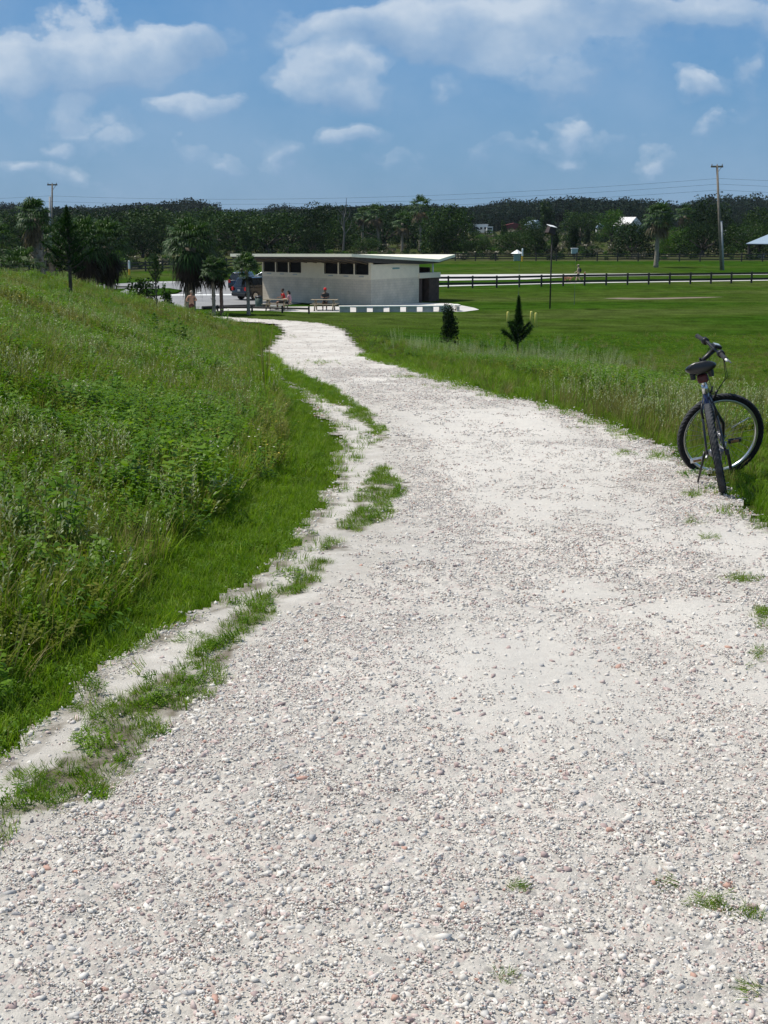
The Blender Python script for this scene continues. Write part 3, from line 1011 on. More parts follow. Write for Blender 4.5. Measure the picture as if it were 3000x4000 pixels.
# seed-head drift behind the bicycle
X = gg.uniform(1.6, 6.5, 420); Y = gg.uniform(11.5, 17, 420); k = ~in_path(X, Y); X, Y = X[k], Y[k]
VERGE.add(X, Y, gg.uniform(.6, 1.0, len(X)), pick(len(X), {9: 3, 4: 1, 1: 3}), .15)
VERGE.go('verge_grass', 'green verge grass and pale weeds right of the gravel path', 'grass')

# rough mown lawn beyond: low clumps so that the surface is not flat
LAWN = Pts()
for (n, y0, y1, u0, u1, s) in ((16000, 16, 40, .05, .5, 1.0), (12000, 40, 70, -.05, .42, 1.3)):
    Y = np.sqrt(gg.uniform(y0 ** 2, y1 ** 2, n)); X = gg.uniform(u0, u1, n) * Y
    r = X - np.interp(Y, XR_Y, XR_X); k = (r > 1.6 + .07 * Y) & ~in_path(X, Y); X, Y = X[k], Y[k]
    LAWN.add(X, Y, gg.uniform(.4, .75, len(X)) * s, pick(len(X), {0: 5, 11: 1.5, 4: .15}), .2)
LAWN.go('lawn_grass', 'short mown grass on the wide lawn', 'grass')

# ================================================================== trees
L_OAK = leafmat('oak_leaf', (.010, .030, .006), (.028, .062, .010), (.058, .10, .018), trans=.15, gloss=.08, inst=False)
L_DARK = leafmat('dark_leaf', (.006, .018, .005), (.015, .035, .008), (.030, .056, .012), trans=.12, gloss=.06, inst=False)
L_BRIGHT = leafmat('bright_leaf', (.030, .080, .008), (.055, .125, .014), (.09, .16, .02), trans=.3, gloss=.1, inst=False)
L_PINE = leafmat('pine_needle', (.010, .034, .008), (.022, .060, .012), (.040, .082, .016), trans=.15, gloss=.08, inst=False)
L_PALM = leafmat('palm_leaf', (.018, .048, .012), (.040, .090, .020), (.095, .150, .055), trans=.22, gloss=.18, rough=.5, inst=False)
L_DEAD = leafmat('dead_frond', (.10, .075, .040), (.22, .17, .10), trans=.15, gloss=.15, inst=False)
L_DEADDK = leafmat('dead_frond_dark', (.020, .016, .010), (.060, .045, .028), trans=.1, gloss=.1, inst=False)
L_FAR = leafmat('far_leaf', (.006, .014, .008), (.011, .024, .011), (.020, .036, .014), trans=.1, gloss=.03)
M_BARK = surf('bark', (.10, .08, .065), .9, .35, 8, bump=.6, bscale=20)
M_PBARK = surf('palm_bark', (.26, .22, .17), .9, .4, 9, bump=.8, bscale=14)
M_BOOT = surf('palm_boots', (.20, .175, .14), .9, .5, 12, bump=.8, bscale=14)
M_RED = surf('reddish_bark', (.22, .12, .085), .9, .35, 8, bump=.6, bscale=20)
tg = np.random.default_rng(5)


def leaves(blobs, n, size, flat=.0, shell=.62, seed=0, droop=0):
    """many leaf-clump quads through the volume of overlapping lobes, with gaps between clumps"""
    g = np.random.default_rng(seed)
    w = np.array([b[3] * b[4] * b[5] for b in blobs]) ** .7; w /= w.sum()
    k = g.choice(len(blobs), n, p=w)
    B = np.array(blobs)[k]
    d = g.normal(size=(n, 3)); d /= np.linalg.norm(d, axis=1)[:, None]
    r = shell + (1 - shell) * g.random(n) ** .8
    r = np.where(g.random(n) < .25, g.random(n), r)
    r = r * (1 + .22 * (vnoise(d[:, 0] * 3 + k * 3.1, d[:, 2] * 3 + d[:, 1] * 2) - .5) * 2)
    Cc = B[:, :3] + d * r[:, None] * B[:, 3:6]
    keep = vnoise(Cc[:, 0] / size * .22 + 50 + seed, Cc[:, 2] / size * .22 + Cc[:, 1] / size * .13) > .30
    Cc = Cc[keep]; d = d[keep]; n = len(Cc)
    nr = d * .8 + g.normal(size=(n, 3)) * .8 + np.array([0, 0, .35]); nr /= np.linalg.norm(nr, axis=1)[:, None]
    a = np.cross(nr, g.normal(size=(n, 3))); a /= np.linalg.norm(a, axis=1)[:, None]
    b = np.cross(nr, a)
    s = size * g.uniform(.5, 1.3, n)[:, None]
    el = g.uniform(.35, .8, n)[:, None]
    V = np.stack([Cc - a * s, Cc - b * s * el - nr * s * .15, Cc + a * s, Cc + b * s * el + nr * s * .1], 1).reshape(-1, 3)
    F = np.arange(4 * n).reshape(n, 4)
    return V, F


def limbs(mb, top, base_r, h, blobs, g, fork=.45):
    mid = Vector((g.normal() * .02 * h, g.normal() * .02 * h, h * fork))
    mb.tube([(0, 0, -.15), (0, 0, h * .06), mid * .5 + Vector((g.normal() * .02 * h, 0, 0)), mid], [base_r * 1.5, base_r * 1.1, base_r * .9, base_r * .75], 8)
    for b in blobs[:7]:
        p = Vector(b[:3]); m = (mid + p) / 2 + Vector((g.normal() * .04 * h, g.normal() * .04 * h, -.03 * h))
        mb.tube([mid - Vector((0, 0, h * .08)), m, p], [base_r * .6, base_r * .32, base_r * .1], 6)


def broad(seed, h, wd, n, size, mat, base=.12, shape='round', trunkr=None):
    """a broadleaf tree: returns crown mesh and trunk mesh"""
    g = np.random.default_rng(seed)
    blobs = []
    nb = 13
    for i in range(nb):
        t = i / (nb - 1); a = i * 2.4 + g.uniform(-.4, .4)
        if shape == 'round':
            z = base + (1 - base) * (.22 + .62 * t); rr = math.sqrt(max(0, 1 - ((t - .35) / .72) ** 2)) * .62
        elif shape == 'col':
            z = base + (1 - base) * (.10 + .80 * t); rr = .5 * (1 - .6 * t)
        else:
            z = base + (1 - base) * (.35 + .45 * t); rr = .72 * (1 - .35 * t)
        r = g.uniform(.25, .40)
        blobs.append((math.cos(a) * rr * wd * .5, math.sin(a) * rr * wd * .5, z * h, r * wd * .62, r * wd * .62, r * h * (.45 if shape != 'col' else .5)))
    blobs.append((0, 0, h * (base + (1 - base) * .55), wd * .28, wd * .28, h * (1 - base) * .38))
    if shape != 'col' and base > 0:
        for k in range(5):
            a = k * 1.257 + g.uniform(-.3, .3)
            blobs.append((math.cos(a) * wd * .34, math.sin(a) * wd * .34, h * g.uniform(.14, .24), wd * .22, wd * .22, h * .17))
    V, F = leaves(blobs, n, size, seed=seed)
    mb = MB(); limbs(mb, None, trunkr or wd * .035, h, blobs, g, max(.25, base + .1))
    return raw_mesh('crown', V, F, mat), mb.mesh('trunk', M_BARK, True)


def tree_thing(name, crown, trunk, label, loc, s=1.0, rz=0, group=None, cat='tree'):
    t = thing(name, label, cat, loc, rz, group)
    t.scale = s if hasattr(s, '__len__') else (s,) * 3
    link('crown', crown, t); link('trunk', trunk, t)
    return t


def fan(q, base, az, el, pet, fr, nb, m, droop=.5, w=.035):
    """one fan-shaped palm frond"""
    d = np.array([math.cos(az) * math.cos(el), math.sin(az) * math.cos(el), math.sin(el)])
    sd = np.array([-math.sin(az), math.cos(az), 0]); b = np.array(base)
    hub = b + d * pet + np.array([0, 0, -.10 * pet])
    q.strip([b - sd * .015, hub - sd * .012], [b + sd * .015, hub + sd * .012], m)
    up = np.cross(sd, d)
    for i in range(nb):
        t = (i / (nb - 1) - .5) * 2
        an = t * 1.55
        v = d * math.cos(an) + sd * math.sin(an) + up * tg.uniform(-.12, .12) - up * .25 * abs(t)
        L = fr * (1 - .28 * t * t) * tg.uniform(.88, 1.08)
        p1 = hub + v * L * .55; p2 = hub + v * L * .85 + np.array([0, 0, -droop * L * .18]); p3 = hub + v * L * .98 + np.array([0, 0, -droop * L * .5])
        s2 = np.cross(v, up) * 1.0; s2 = s2 / (np.linalg.norm(s2) + 1e-6) + up * .3
        q.strip([hub - s2 * w * .3, p1 - s2 * w * .5, p2 - s2 * w * .35, p3 - s2 * w * .05], [hub + s2 * w * .3, p1 + s2 * w * .5, p2 + s2 * w * .35, p3 + s2 * w * .05], m)


def palm(name, label, loc, h, cr, trunk_r, fronds=38, skirt=0, skirt_mat=L_DEAD, boots=0, bark=M_PBARK, pet=.5, rz=0, nb=13, lower=-.5, dead=0, w=.035, group=None):
    """cabbage palm: trunk (with old boots), crown of fan fronds, hanging dead fronds"""
    t = thing(name, label, 'palm tree', loc, rz, group)
    th = h - cr * .75
    mb = MB()
    lean = (tg.normal() * .03 * th, tg.normal() * .03 * th)
    pts = []; rad = []
    for i in range(15):
        f = i / 14
        pts.append((lean[0] * f * f, lean[1] * f * f, -.1 + (th + .1) * f))
        rad.append(trunk_r * (1.25 - .25 * min(1, f * 4) + (.10 if i % 2 else 0)))
    mb.tube(pts, rad, 10)
    if boots:
        mb.cur = 1
        for i in range(boots):
            f = i / boots; a = i * 2.4; z = th * (.12 + .86 * f)
            p = Vector((lean[0] * f * f + math.cos(a) * trunk_r * .95, lean[1] * f * f + math.sin(a) * trunk_r * .95, z))
            mb.tube([p, p + Vector((math.cos(a) * trunk_r * .75, math.sin(a) * trunk_r * .75, trunk_r * 1.1))], [trunk_r * .38, trunk_r * .2], 5, flat=.5)
    mb.build('trunk', [bark, M_BOOT], t, True)
    top = np.array([lean[0], lean[1], th])
    q = Q()
    for i in range(fronds):
        f = (i + .5) / fronds
        el = math.asin(max(-1, min(1, lower + (1 - lower) * f))) + tg.uniform(-.22, .28)
        L = cr * tg.uniform(.85, 1.08)
        fan(q, top + np.array([0, 0, .25 * f * cr]), i * 2.39996 + tg.uniform(-.2, .2), el, L * pet, L * (1 - pet), nb, 0, droop=.9, w=w * 1.5)
    me = raw_mesh('crown', np.concatenate(q.V), np.concatenate(q.F), L_PALM)
    link('crown', me, t)
    if skirt:
        q = Q()
        for i in range(skirt):
            az = tg.uniform(0, 2 * PI); el = tg.uniform(-1.35, -.55) if dead == 0 else tg.uniform(-1.2, -.15)
            L = cr * tg.uniform(.6, 1.0)
            fan(q, top + np.array([0, 0, -tg.uniform(0, .25 if dead else .55) * cr]), az, el, L * .35, L * .6, 11, 0, droop=1.2, w=w * 1.5)
        link('dead_fronds', raw_mesh('dead_fronds', np.concatenate(q.V), np.concatenate(q.F), skirt_mat), t)
    return t


def S(Y): return F_PX / Y          # photograph pixels per metre, Y metres away

# ---- palms left of the car park, standing on the plain behind the slope
def pl(px, Y): return col(px, Y)
palm('palm_tree', 'cabbage palm with thick grey boot-covered trunk, standing near the left edge before the twin poles', pl(158, 84), 7.15, 1.45, .30, 40, 16, L_DEAD, 60, pet=.4, w=.05)
palm('palm_tree', 'bushy palm cut off by the left edge of the view', pl(-5, 82), 5.7, 1.9, .25, 40, 14, L_DEADDK, 20, w=.05)
palm('palm_tree', 'low spreading palm between the left edge and the boot-covered palm trunk', pl(86, 80), 3.7, 1.8, .22, 34, 10, L_DEAD, 0, lower=-.3, w=.05)
palm('palm_tree', 'bright green slender palm just right of the boot-covered palm trunk', pl(205, 88), 5.6, 1.5, .20, 34, 6, L_DEADDK, 20, w=.05)
palm('palm_tree', 'dark dense palm behind the young pine, left one of a touching pair', pl(335, 88), 6.0, 2.0, .28, 64, 60, L_DEADDK, 0, w=.055)
palm('palm_tree', 'dark dense palm behind the young pine, right one of a touching pair', pl(425, 90), 6.0, 2.0, .28, 64, 60, L_DEADDK, 0, w=.055)
palm('palm_tree', 'large dark palm with a wide shaggy crown beside the shirtless runner', pl(738, 88), 6.0, 2.1, .34, 90, 100, L_DEADDK, 0, nb=15, w=.055, lower=-.75)
palm('palm_tree', 'small palm with pale bare trunk, left of a pair between runner and black cars', pl(831, 86), 3.65, 1.0, .115, 50, 12, L_DEADDK, 14, w=.045, lower=-.3)
palm('palm_tree', 'small palm with reddish brown bare trunk, right of a pair between runner and black cars', pl(862, 86.5), 3.55, 1.0, .115, 50, 12, L_DEADDK, 0, bark=M_RED, w=.045, lower=-.3)
palm('palm_tree', 'small bright palm with slim grey trunk in front of the roof end and black car', pl(967, 87), 3.85, 1.15, .11, 56, 6, L_DEADDK, 0, w=.045, lower=-.2)
# lone palm beyond the road
palm('palm_tree', 'lone palm with drooping brown dead fronds on the grass beyond the road', pl(2562, 178), 8.2, 2.5, .27, 44, 22, L_DEAD, 0, w=.09, dead=1, lower=-.35)
# palms in the wood behind the building
for (px, Y, h, cr, lab) in ((1480, 262, 9.0, 2.6, 'pale-trunked palm with orange dead fronds behind the middle of the roof'),
                            (1570, 258, 7.5, 2.5, 'palm with orange-brown hanging fronds right of the pale-trunked palm behind the roof'),
                            (1640, 262, 10.5, 3.0, 'tall palm at the left side of the big oak behind the roof'),
                            (1415, 268, 8.5, 2.2, 'thin palm standing left of the pale-trunked palm behind the roof'),
                            (2665, 262, 9.0, 2.6, 'palm with dead fronds leaning on the left side of the big dark oak')):
    palm('palm_tree', lab, pl(px, Y), h, cr, .24, 30, 12, L_DEAD, 0, nb=9, w=.12, dead=1, lower=-.4)


# ---- pines
def pine(name, label, loc, h, wd, n, crown0=.25, up=.9, cat='pine tree', seed=1, spire=.2, br=26, size=.055, trunk=.03, tuftn=26, fat=1.6):
    g = np.random.default_rng(seed)
    t = thing(name, label, cat, loc, g.uniform(0, 6))
    mb = MB()
    mb.tube([(0, 0, -.1), (.01 * h, 0, h * .5), (0, 0, h)], [trunk * 1.15, trunk * .8, trunk * .2], 7)
    V = []; 
    for i in range(br):
        f = (i + .5) / br
        z = h * (crown0 + (1 - spire - crown0) * f)
        L = wd * .5 * (1 - .75 * f ** 1.5) * g.uniform(.75, 1.1) * min(1, .55 + f * 3)
        az = i * 2.4 + g.uniform(-.3, .3)
        b = Vector((0, 0, z)); e = b + Vector((math.cos(az) * L, math.sin(az) * L, L * up * g.uniform(.5, 1.1)))
        m = (b + e) / 2 - Vector((0, 0, L * .12))
        mb.tube([b, m, e], [trunk * .45, trunk * .3, trunk * .12], 5)
        for k in range(tuftn):
            u = g.uniform(.15, 1.05)
            c = np.array(b.lerp(e, u)); V.append((c, np.array((e - b).normalized()), max(size, .16 * L)))
    for k in range(int(tuftn * br * spire * .8)):
        u = g.uniform(0, 1); V.append((np.array([0, 0, h * (1 - spire) + h * spire * u]), np.array([0, 0, 1.]), size * (fat - fat * .7 * u)))
    mb.build('trunk', M_BARK, t, True)
    q = Q()
    for c, d, s in V:
        for k in range(3):
            v = d * g.uniform(.3, 1.0) + g.normal(size=3) * .75; v /= np.linalg.norm(v)
            p = c + v * s * g.uniform(.7, 2.0)
            sd = np.cross(v, g.normal(size=3)); sd /= np.linalg.norm(sd)
            ww = max(.006, s * .13)
            q.strip([c - sd * ww, p - sd * ww * .3], [c + sd * ww, p + sd * ww * .3], 0)
    link('crown', raw_mesh('crown', np.concatenate(q.V), np.concatenate(q.F), L_PINE), t)
    return t


b = hit(277, 1158)
pine('pine_tree', 'young pine with a tall bare leader standing alone on the slope', b, 340 / S(b.y) * 1.0, 1.9, 0, .24, .8, seed=4, spire=.22, br=34, size=.10, trunk=.06, tuftn=40)
b = hit(614, 1210)
pine('pine_tree', 'very slim young pine on a thin pale stem at the foot of the slope', b, 215 / S(b.y), .75, 0, .42, 1.6, seed=6, spire=.2, br=26, size=.06, trunk=.035, tuftn=24)
b = hit(2022, 1375)
pine('pine_tree', 'small young pine with upturned branches right of the path', b, 215 / S(b.y), 1.75, 0, .08, 1.25, seed=8, spire=.58, br=12, size=.085, trunk=.045, tuftn=190, fat=2.1)
b = hit(1972, 1385)
pine('pine_tree', 'knee-high pine seedling at the left foot of the small young pine', b, 50 / S(b.y), .35, 0, .05, 1.3, seed=9, spire=.5, br=6, size=.05, trunk=.012, tuftn=20)

# ---- dark shrub right of the path
b = hit(1755, 1362)
cm, tm = broad(31, 1.0, .62, 2600, .028, L_DARK, .12, 'col', .018)
tree_thing('shrub', cm, tm, 'dark upright shrub growing at the right side of the path before the bench', b, 160 / S(b.y), cat='shrub')
# shrubs at the left foot of the hill
c2, t2 = broad(33, 1.0, .62, 1500, .04, L_BRIGHT, .1, 'col', .018)
c3, t3 = broad(34, 1.0, .95, 1500, .045, L_OAK, .1, 'round', .02)
for (px, Y, h, cm, tm, lab) in ((548, 92, 2.5, c3, t3, 'grey-green loose shrub before the road at the foot of the hill'),
                                (648, 92, 2.0, c2, t2, 'bright green bush just right of the very slim young pine'),
                                (505, 76, 1.2, c3, t3, 'low dark bush under the right palm of the touching pair')):
    tree_thing('shrub', cm, tm, lab, pl(px, Y), h, cat='shrub')
b = hit(2420, 1535)
tree_thing('shrub', c2, t2, 'small bright green bush alone on the lawn left of the bicycle', b, (95 / S(b.y), 95 / S(b.y), 62 / S(b.y)), cat='shrub')

# ---- big leafy plants on the near slope
def bigweed(seed, n, h, spread, leaf):
    global gg
    gg = np.random.default_rng(seed)
    return weed(n, h, spread, leaf, 2, pairs=11, up=.8).mesh('leafy_plant')


for (px, py, sd, n, h, sp_, lf, lab) in ((700, 2010, 3, 12, .38, .28, .12, 'leafy weed with broad bright leaves at the edge of the slope near the track bend'),
                                         (150, 2190, 4, 14, .40, .22, .09, 'feathery bright green weed at the left edge of the slope'),
                                         (860, 1290, 5, 14, .8, .55, .16, 'large dark green leafy weed low on the far slope beside the path bend'),
                                         (640, 1350, 6, 14, .75, .6, .16, 'leafy weed clump left of the large dark one on the far slope')):
    b = hit(px, py)
    tag(link('weed_clump', bigweed(sd, n, h, sp_, lf), None, b - Vector((0, 0, .03))), lab, 'weed')
gg = np.random.default_rng(77)
b = hit(1040, 1560)
q = Q()
for _ in range(70):
    a = gg.uniform(0, 2 * PI); r = .16 * math.sqrt(gg.random())
    q.blade((r * math.cos(a), r * math.sin(a), -.02), a, gg.uniform(.35, .75), .012, gg.uniform(.3, 1.0), 0, lean=gg.uniform(0, .25))
for _ in range(14):
    a = gg.uniform(0, 2 * PI); q.blade((.05 * math.cos(a), .05 * math.sin(a), 0), a, gg.uniform(.8, 1.05), .005, gg.uniform(.05, .4), 1, tipw=.8)
tag(link('grass_clump', q.mesh('grass_clump'), None, b), 'tall upright grass clump where the slope meets the side track', 'grass clump')

# ================================================================== woods behind
cr = {}
cr['oakA'] = broad(41, 1.0, 1.25, 8320, 0.021, L_OAK, .10, 'round')
cr['oakB'] = broad(42, 1.0, 1.45, 8320, 0.021, L_DARK, .08, 'wide')
cr['oakC'] = broad(43, 1.0, 1.10, 7800, 0.021, L_DARK, .12, 'round')
cr['oakD'] = broad(44, 1.0, 1.35, 7800, 0.022, L_OAK, .05, 'wide')
cr['brA'] = broad(45, 1.0, 1.1, 6240, 0.024, L_BRIGHT, .06, 'round')
cr['colA'] = broad(46, 1.0, .62, 5200, 0.022, L_DARK, .08, 'col')
cr['colB'] = broad(47, 1.0, .7, 5200, 0.024, L_OAK, .06, 'col')
GR = 'trees beyond the far fence'
WOOD = [
    # px, Y, height m, width factor, kind, label
    (2470, 222, 6.2, 1.15, 'oakC', 'round dark green tree just left of the lone palm beyond the fence'),
    (2650, 240, 5.6, 1.1, 'brA', 'bright green bushy tree between the lone palm and the dark oak'),
    (2590, 236, 3.6, .9, 'brA', 'low bright green bush right behind the lone palm trunk'),
    (2742, 232, 6.8, .95, 'oakB', 'dark rounded tree left of the tall power pole, just behind the fence'),
    (2750, 268, 10.6, .95, 'oakC', 'tall dark oak rising behind the tall power pole'),
    (2930, 228, 6.4, 1.15, 'oakD', 'dark spreading tree right of the tall power pole before the pavilion'),
    (2960, 262, 9.0, .8, 'oakA', 'tree between the dark spreading tree and the right edge'),
    (2850, 270, 6.0, .8, 'colB', 'small tree in the gap right of the tall power pole'),
    (1745, 240, 9.4, 1.0, 'oakA', 'big leafy oak directly behind the right end of the roof'),
    (1735, 236, 5.4, 1.0, 'oakC', 'dark low tree in front of the big leafy oak behind the roof'),
    (1885, 250, 3.4, 1.0, 'oakD', 'small dark tree in the field below the white motor home'),
    (1965, 330, 5.5, .7, 'colB', 'slim green tree in the field between white truck and red barn'),
    (1830, 232, 2.8, 1.0, 'oakC', 'low dark bush at the fence right of the big leafy oak'),
    (2010, 238, 4.8, 1.25, 'oakD', 'spreading shrubby tree behind the white birdhouse-like box'),
    (2090, 240, 5.2, .85, 'oakC', 'dark tree left of the square lamp panel'),
    (2165, 238, 4.6, .8, 'colA', 'narrow dark tree behind the square lamp panel'),
    (2235, 236, 5.6, .95, 'colA', 'narrow dark tree behind the pale green bee box'),
    (2065, 300, 7.0, .8, 'oakA', 'mid green tree right of the red barn'),
    (2260, 330, 9.0, .95, 'oakD', 'leafy tree in the field above the narrow dark one'),
    (2290, 290, 4.6, .7, 'colA', 'small pointed dark tree in the pale field'),
    (2385, 360, 9.5, .9, 'brA', 'pale green rounded tree left of the white house'),
    (2450, 300, 6.0, .8, 'oakD', 'bushy tree in front of the white house'),
    (2130, 400, 11, .9, 'colB', 'taller green tree in the field behind the lamp panel'),
    (1265, 262, 9.9, 1.0, 'oakC', 'tall dark oak with open crown behind the left window group'),
    (1140, 262, 8.7, 1.0, 'oakB', 'tall dark oak left of the open-crowned one behind the roof'),
    (1340, 255, 7.4, .9, 'oakA', 'mid green tree behind the middle of the roof'),
    (1225, 238, 5.2, .9, 'oakC', 'low dark round tree just above the roof centre'),
    (1050, 240, 8.6, 1.3, 'oakD', 'broad green oak above the left end of the roof'),
    (930, 245, 8.8, 1.3, 'oakD', 'broad green oak behind the small bright palm'),
    (960, 215, 5.0, .7, 'colB', 'slim tree right behind the crown of the small bright palm'),
    (830, 255, 9.0, 1.1, 'oakA', 'green oak behind the large dark palm'),
    (700, 262, 9.0, 1.1, 'oakD', 'green oak left of the large dark palm'),
    (600, 255, 9.2, 1.25, 'oakA', 'rounded green oak above the left stretch of far fence'),
    (500, 262, 8.6, 1.1, 'oakC', 'dark oak right of the touching palms'),
    (400, 270, 9.0, 1.2, 'oakB', 'dark oak behind the right palm of the touching pair'),
    (560, 225, 6.2, 1.1, 'oakC', 'dark low tree in front of the rounded green oak'),
    (260, 262, 8.0, 1.2, 'oakD', 'oak behind the leader of the young pine'),
    (120, 262, 8.2, 1.2, 'oakC', 'oak behind the boot-covered palm'),
    (20, 255, 8.4, 1.2, 'oakA', 'oak behind the bushy palm at the left edge'),
    (1500, 290, 9.4, 1.1, 'oakB', 'dark oak behind the pale-trunked palm'),
    (1620, 300, 9.4, 1.1, 'oakA', 'oak behind the tall palm above the roof'),
    (1440, 232, 3.6, 1.2, 'oakD', 'low green bush over the roof, left of the pale-trunked palm'),
]
for i, (px, Y, h, wf, kd, lab) in enumerate(WOOD):
    c_, t_ = cr[kd]
    p = col(px, Y)
    tree_thing('oak_tree' if kd.startswith('oak') else 'leafy_tree', c_, t_, lab, p, (h * wf, h * wf, h), (i * 1.7) % 6.28, GR)
# dead pale snag above the roof
mb = MB(); g = np.random.default_rng(3)
mb.tube([(0, 0, 0), (.3, 0, 4), (.1, 0, 8)], [.28, .2, .12], 6)
for k in range(7):
    z = 3.5 + k * .7; a = k * 1.9
    mb.tube([(.2, 0, z), (.2 + math.cos(a) * 1.2, math.sin(a), z + 1.4), (.2 + math.cos(a) * 1.5, math.sin(a) * 1.3, z + 2.6)], [.1, .07, .03], 5)
tag(mb.build('dead_tree', surf('dead_wood', (.12, .115, .10), .9, .2), None), 'pale dead tree with bare forked branches above the roof', 'tree', GR).location = col(1340, 246)

# far wood that reads as one mass
fk = [broad(50 + i, 1.0, 1.15 + .12 * i, 1300, .044, L_FAR, .04, 'round')[0] for i in range(5)]
g = np.random.default_rng(17)
n = 5200
Y = g.uniform(430, 1000, n); X = g.uniform(-.62, .62, n) * Y
lim = np.interp(X / Y, [-.6, -.3, .02, .10, .35, .6], [400, 400, 430, 620, 640, 600])
k = Y > lim + 40 * (g.random(n) - .5); X, Y = X[k], Y[k]
hh = (.40 + 1.12 * fbm(X * .020, Y * .002 + 5, 3)) * np.interp(X / Y, [-.6, -.3, -.22, -.10, 0, .10, .2, .3, .6], [.84, .84, .86, .98, 1.0, .96, 1.08, 1.0, 1.0])
s = (8.5 + (Y - 430) * .0155) * g.uniform(.82, 1.16, len(X)) * hh
scatter('forest', np.stack([X, Y, ground_z(X, Y) - .3], -1), np.stack([X * 0, X * 0, g.uniform(0, 6.28, len(X))], -1),
        np.stack([s * .95, s * .95, s], -1), g.integers(0, 5, len(X)), fk, 'dark far-off wood along the horizon', 'forest')
# scrub in the rough field
sk = [broad(60, 1.0, 1.6, 260, .11, L_OAK, 0, 'round')[0], broad(61, 1.0, 1.5, 260, .11, L_DARK, 0, 'round')[0], broad(62, 1.0, 1.8, 260, .11, L_BRIGHT, 0, 'wide')[0],
      broad(63, 1.0, 2.2, 200, .13, leafmat('scrub_dry', (.09, .085, .045), (.16, .14, .08), inst=False, trans=.1), 0, 'wide')[0]]
n = 4200
Y = g.uniform(160, 560, n); X = g.uniform(-.5, .5, n) * Y
k = (Y > np.interp(X, [p[0] for p in FENCE2], [p[1] for p in FENCE2]) + 4); X, Y = X[k], Y[k]
dens = fbm(X * .03, Y * .03 + 9, 3); k = dens + g.random(len(X)) * .3 > .58; X, Y = X[k], Y[k]
s = g.uniform(.5, 1.5, len(X)) * (1 + (Y - 200) * .002)
scatter('scrub', np.stack([X, Y, ground_z(X, Y) - .1], -1), np.stack([X * 0, X * 0, g.uniform(0, 6.28, len(X))], -1), s, pick(len(X), {0: 3, 1: 2, 2: 1.2, 3: 3}), sk,
        'low mixed scrub in the rough field beyond the far fence', 'scrub')

# ================================================================== built materials
M_CREAM = surf('cream_paint', (.84, .73, .54), .8, .05, 2, bump=.15, bscale=30)
M_ROOFM = surf('roof_cream', (.80, .77, .60), .5, .04, 2)
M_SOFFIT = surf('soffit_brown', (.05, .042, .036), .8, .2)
M_LOUVRE = surf('louvre_dark', (.022, .018, .016), .5, .2)
M_DKBRICK = surf('dark_brown_block', (.085, .050, .036), .85, .3, 3)
M_SLAB = surf('bench_slab', (.85, .82, .74), .8, .05, 3)
M_CONC = surf('concrete', (.52, .48, .42), .85, .12, 3, bump=.2)
M_TIMBER = surf('weathered_timber', (.17, .13, .09), .85, .25, 7, bump=.4)
M_TABLE = surf('table_timber', (.30, .25, .17), .8, .25, 7, bump=.4)
M_FENCE = surf('dark_fence_timber', (.030, .026, .024), .8, .3, 7)
M_FENCE2 = surf('far_fence_timber', (.050, .042, .036), .85, .3, 5)
M_WHITE = surf('white_paint', (.78, .78, .76), .5, .04)
M_BLACK = surf('black_plastic', (.007, .007, .008), .45, .15)
M_RUB = surf('rubber', (.012, .012, .013), .8, .2, 20, spec=.25)
M_GALV = surf('galvanised_metal', (.42, .43, .44), .45, .1, metal=.6)
M_POLE = surf('pole_timber', (.19, .16, .125), .9, .25, 3, bump=.3)
M_POLEC = surf('grey_pole_sleeve', (.30, .32, .33), .7, .15, 3)
M_YELLOW = surf('yellow_post_paint', (.74, .66, .16), .5, .06)
M_SIGNG = surf('teal_sign', (.13, .28, .26), .5, .05)


def m_block(nt, out):
    N = NT(nt)
    tc = N.n('ShaderNodeTexCoord').outputs['Object']
    sp_ = N.n('ShaderNodeSeparateXYZ'); N.link(tc, sp_.inputs[0])
    hv = N.n('ShaderNodeCombineXYZ', i_0=N.math('ADD', sp_.outputs[0], sp_.outputs[1]), i_1=sp_.outputs[2])
    br = N.n('ShaderNodeTexBrick', i_Scale=1.0, i_Mortar_Size=.012)
    br.inputs['Brick Width'].default_value = .40; br.inputs['Row Height'].default_value = .20
    br.inputs['Color1'].default_value = (.68, .585, .435, 1); br.inputs['Color2'].default_value = (.72, .62, .48, 1); br.inputs['Mortar'].default_value = (.58, .50, .385, 1)
    N.link(hv.outputs[0], br.inputs['Vector'])
    c = N.mix(1.0, br.outputs['Color'], N.ramp(N.noise(1.3, 4, tc), [(.3, .86), (.7, 1.08)]), 'MULTIPLY')
    p = N.n('ShaderNodeBsdfPrincipled', i_Roughness=.9)
    N.link(c, p.inputs['Base Color']); N.link(p.outputs[0], out.inputs[0])


M_BLOCK = nmat('split_face_block', m_block)


def m_asphalt(nt, out):
    N = NT(nt); P = N.n('ShaderNodeNewGeometry').outputs['Position']
    c = N.ramp(N.noise(.5, 5, P, .6), [(.3, (.20, .20, .205)), (.7, (.27, .268, .265))])
    c = N.mix(1.0, c, N.ramp(N.noise(12, 3, P), [(.3, .85), (.7, 1.12)]), 'MULTIPLY')
    p = N.n('ShaderNodeBsdfPrincipled', i_Roughness=.9); N.link(c, p.inputs['Base Color']); N.link(p.outputs[0], out.inputs[0])


def m_conc(nt, out):
    N = NT(nt); P = N.n('ShaderNodeNewGeometry').outputs['Position']
    c = N.ramp(N.noise(.7, 5, P, .6), [(.3, (.46, .44, .41)), (.7, (.58, .56, .53))])
    p = N.n('ShaderNodeBsdfPrincipled', i_Roughness=.9); N.link(c, p.inputs['Base Color']); N.link(p.outputs[0], out.inputs[0])


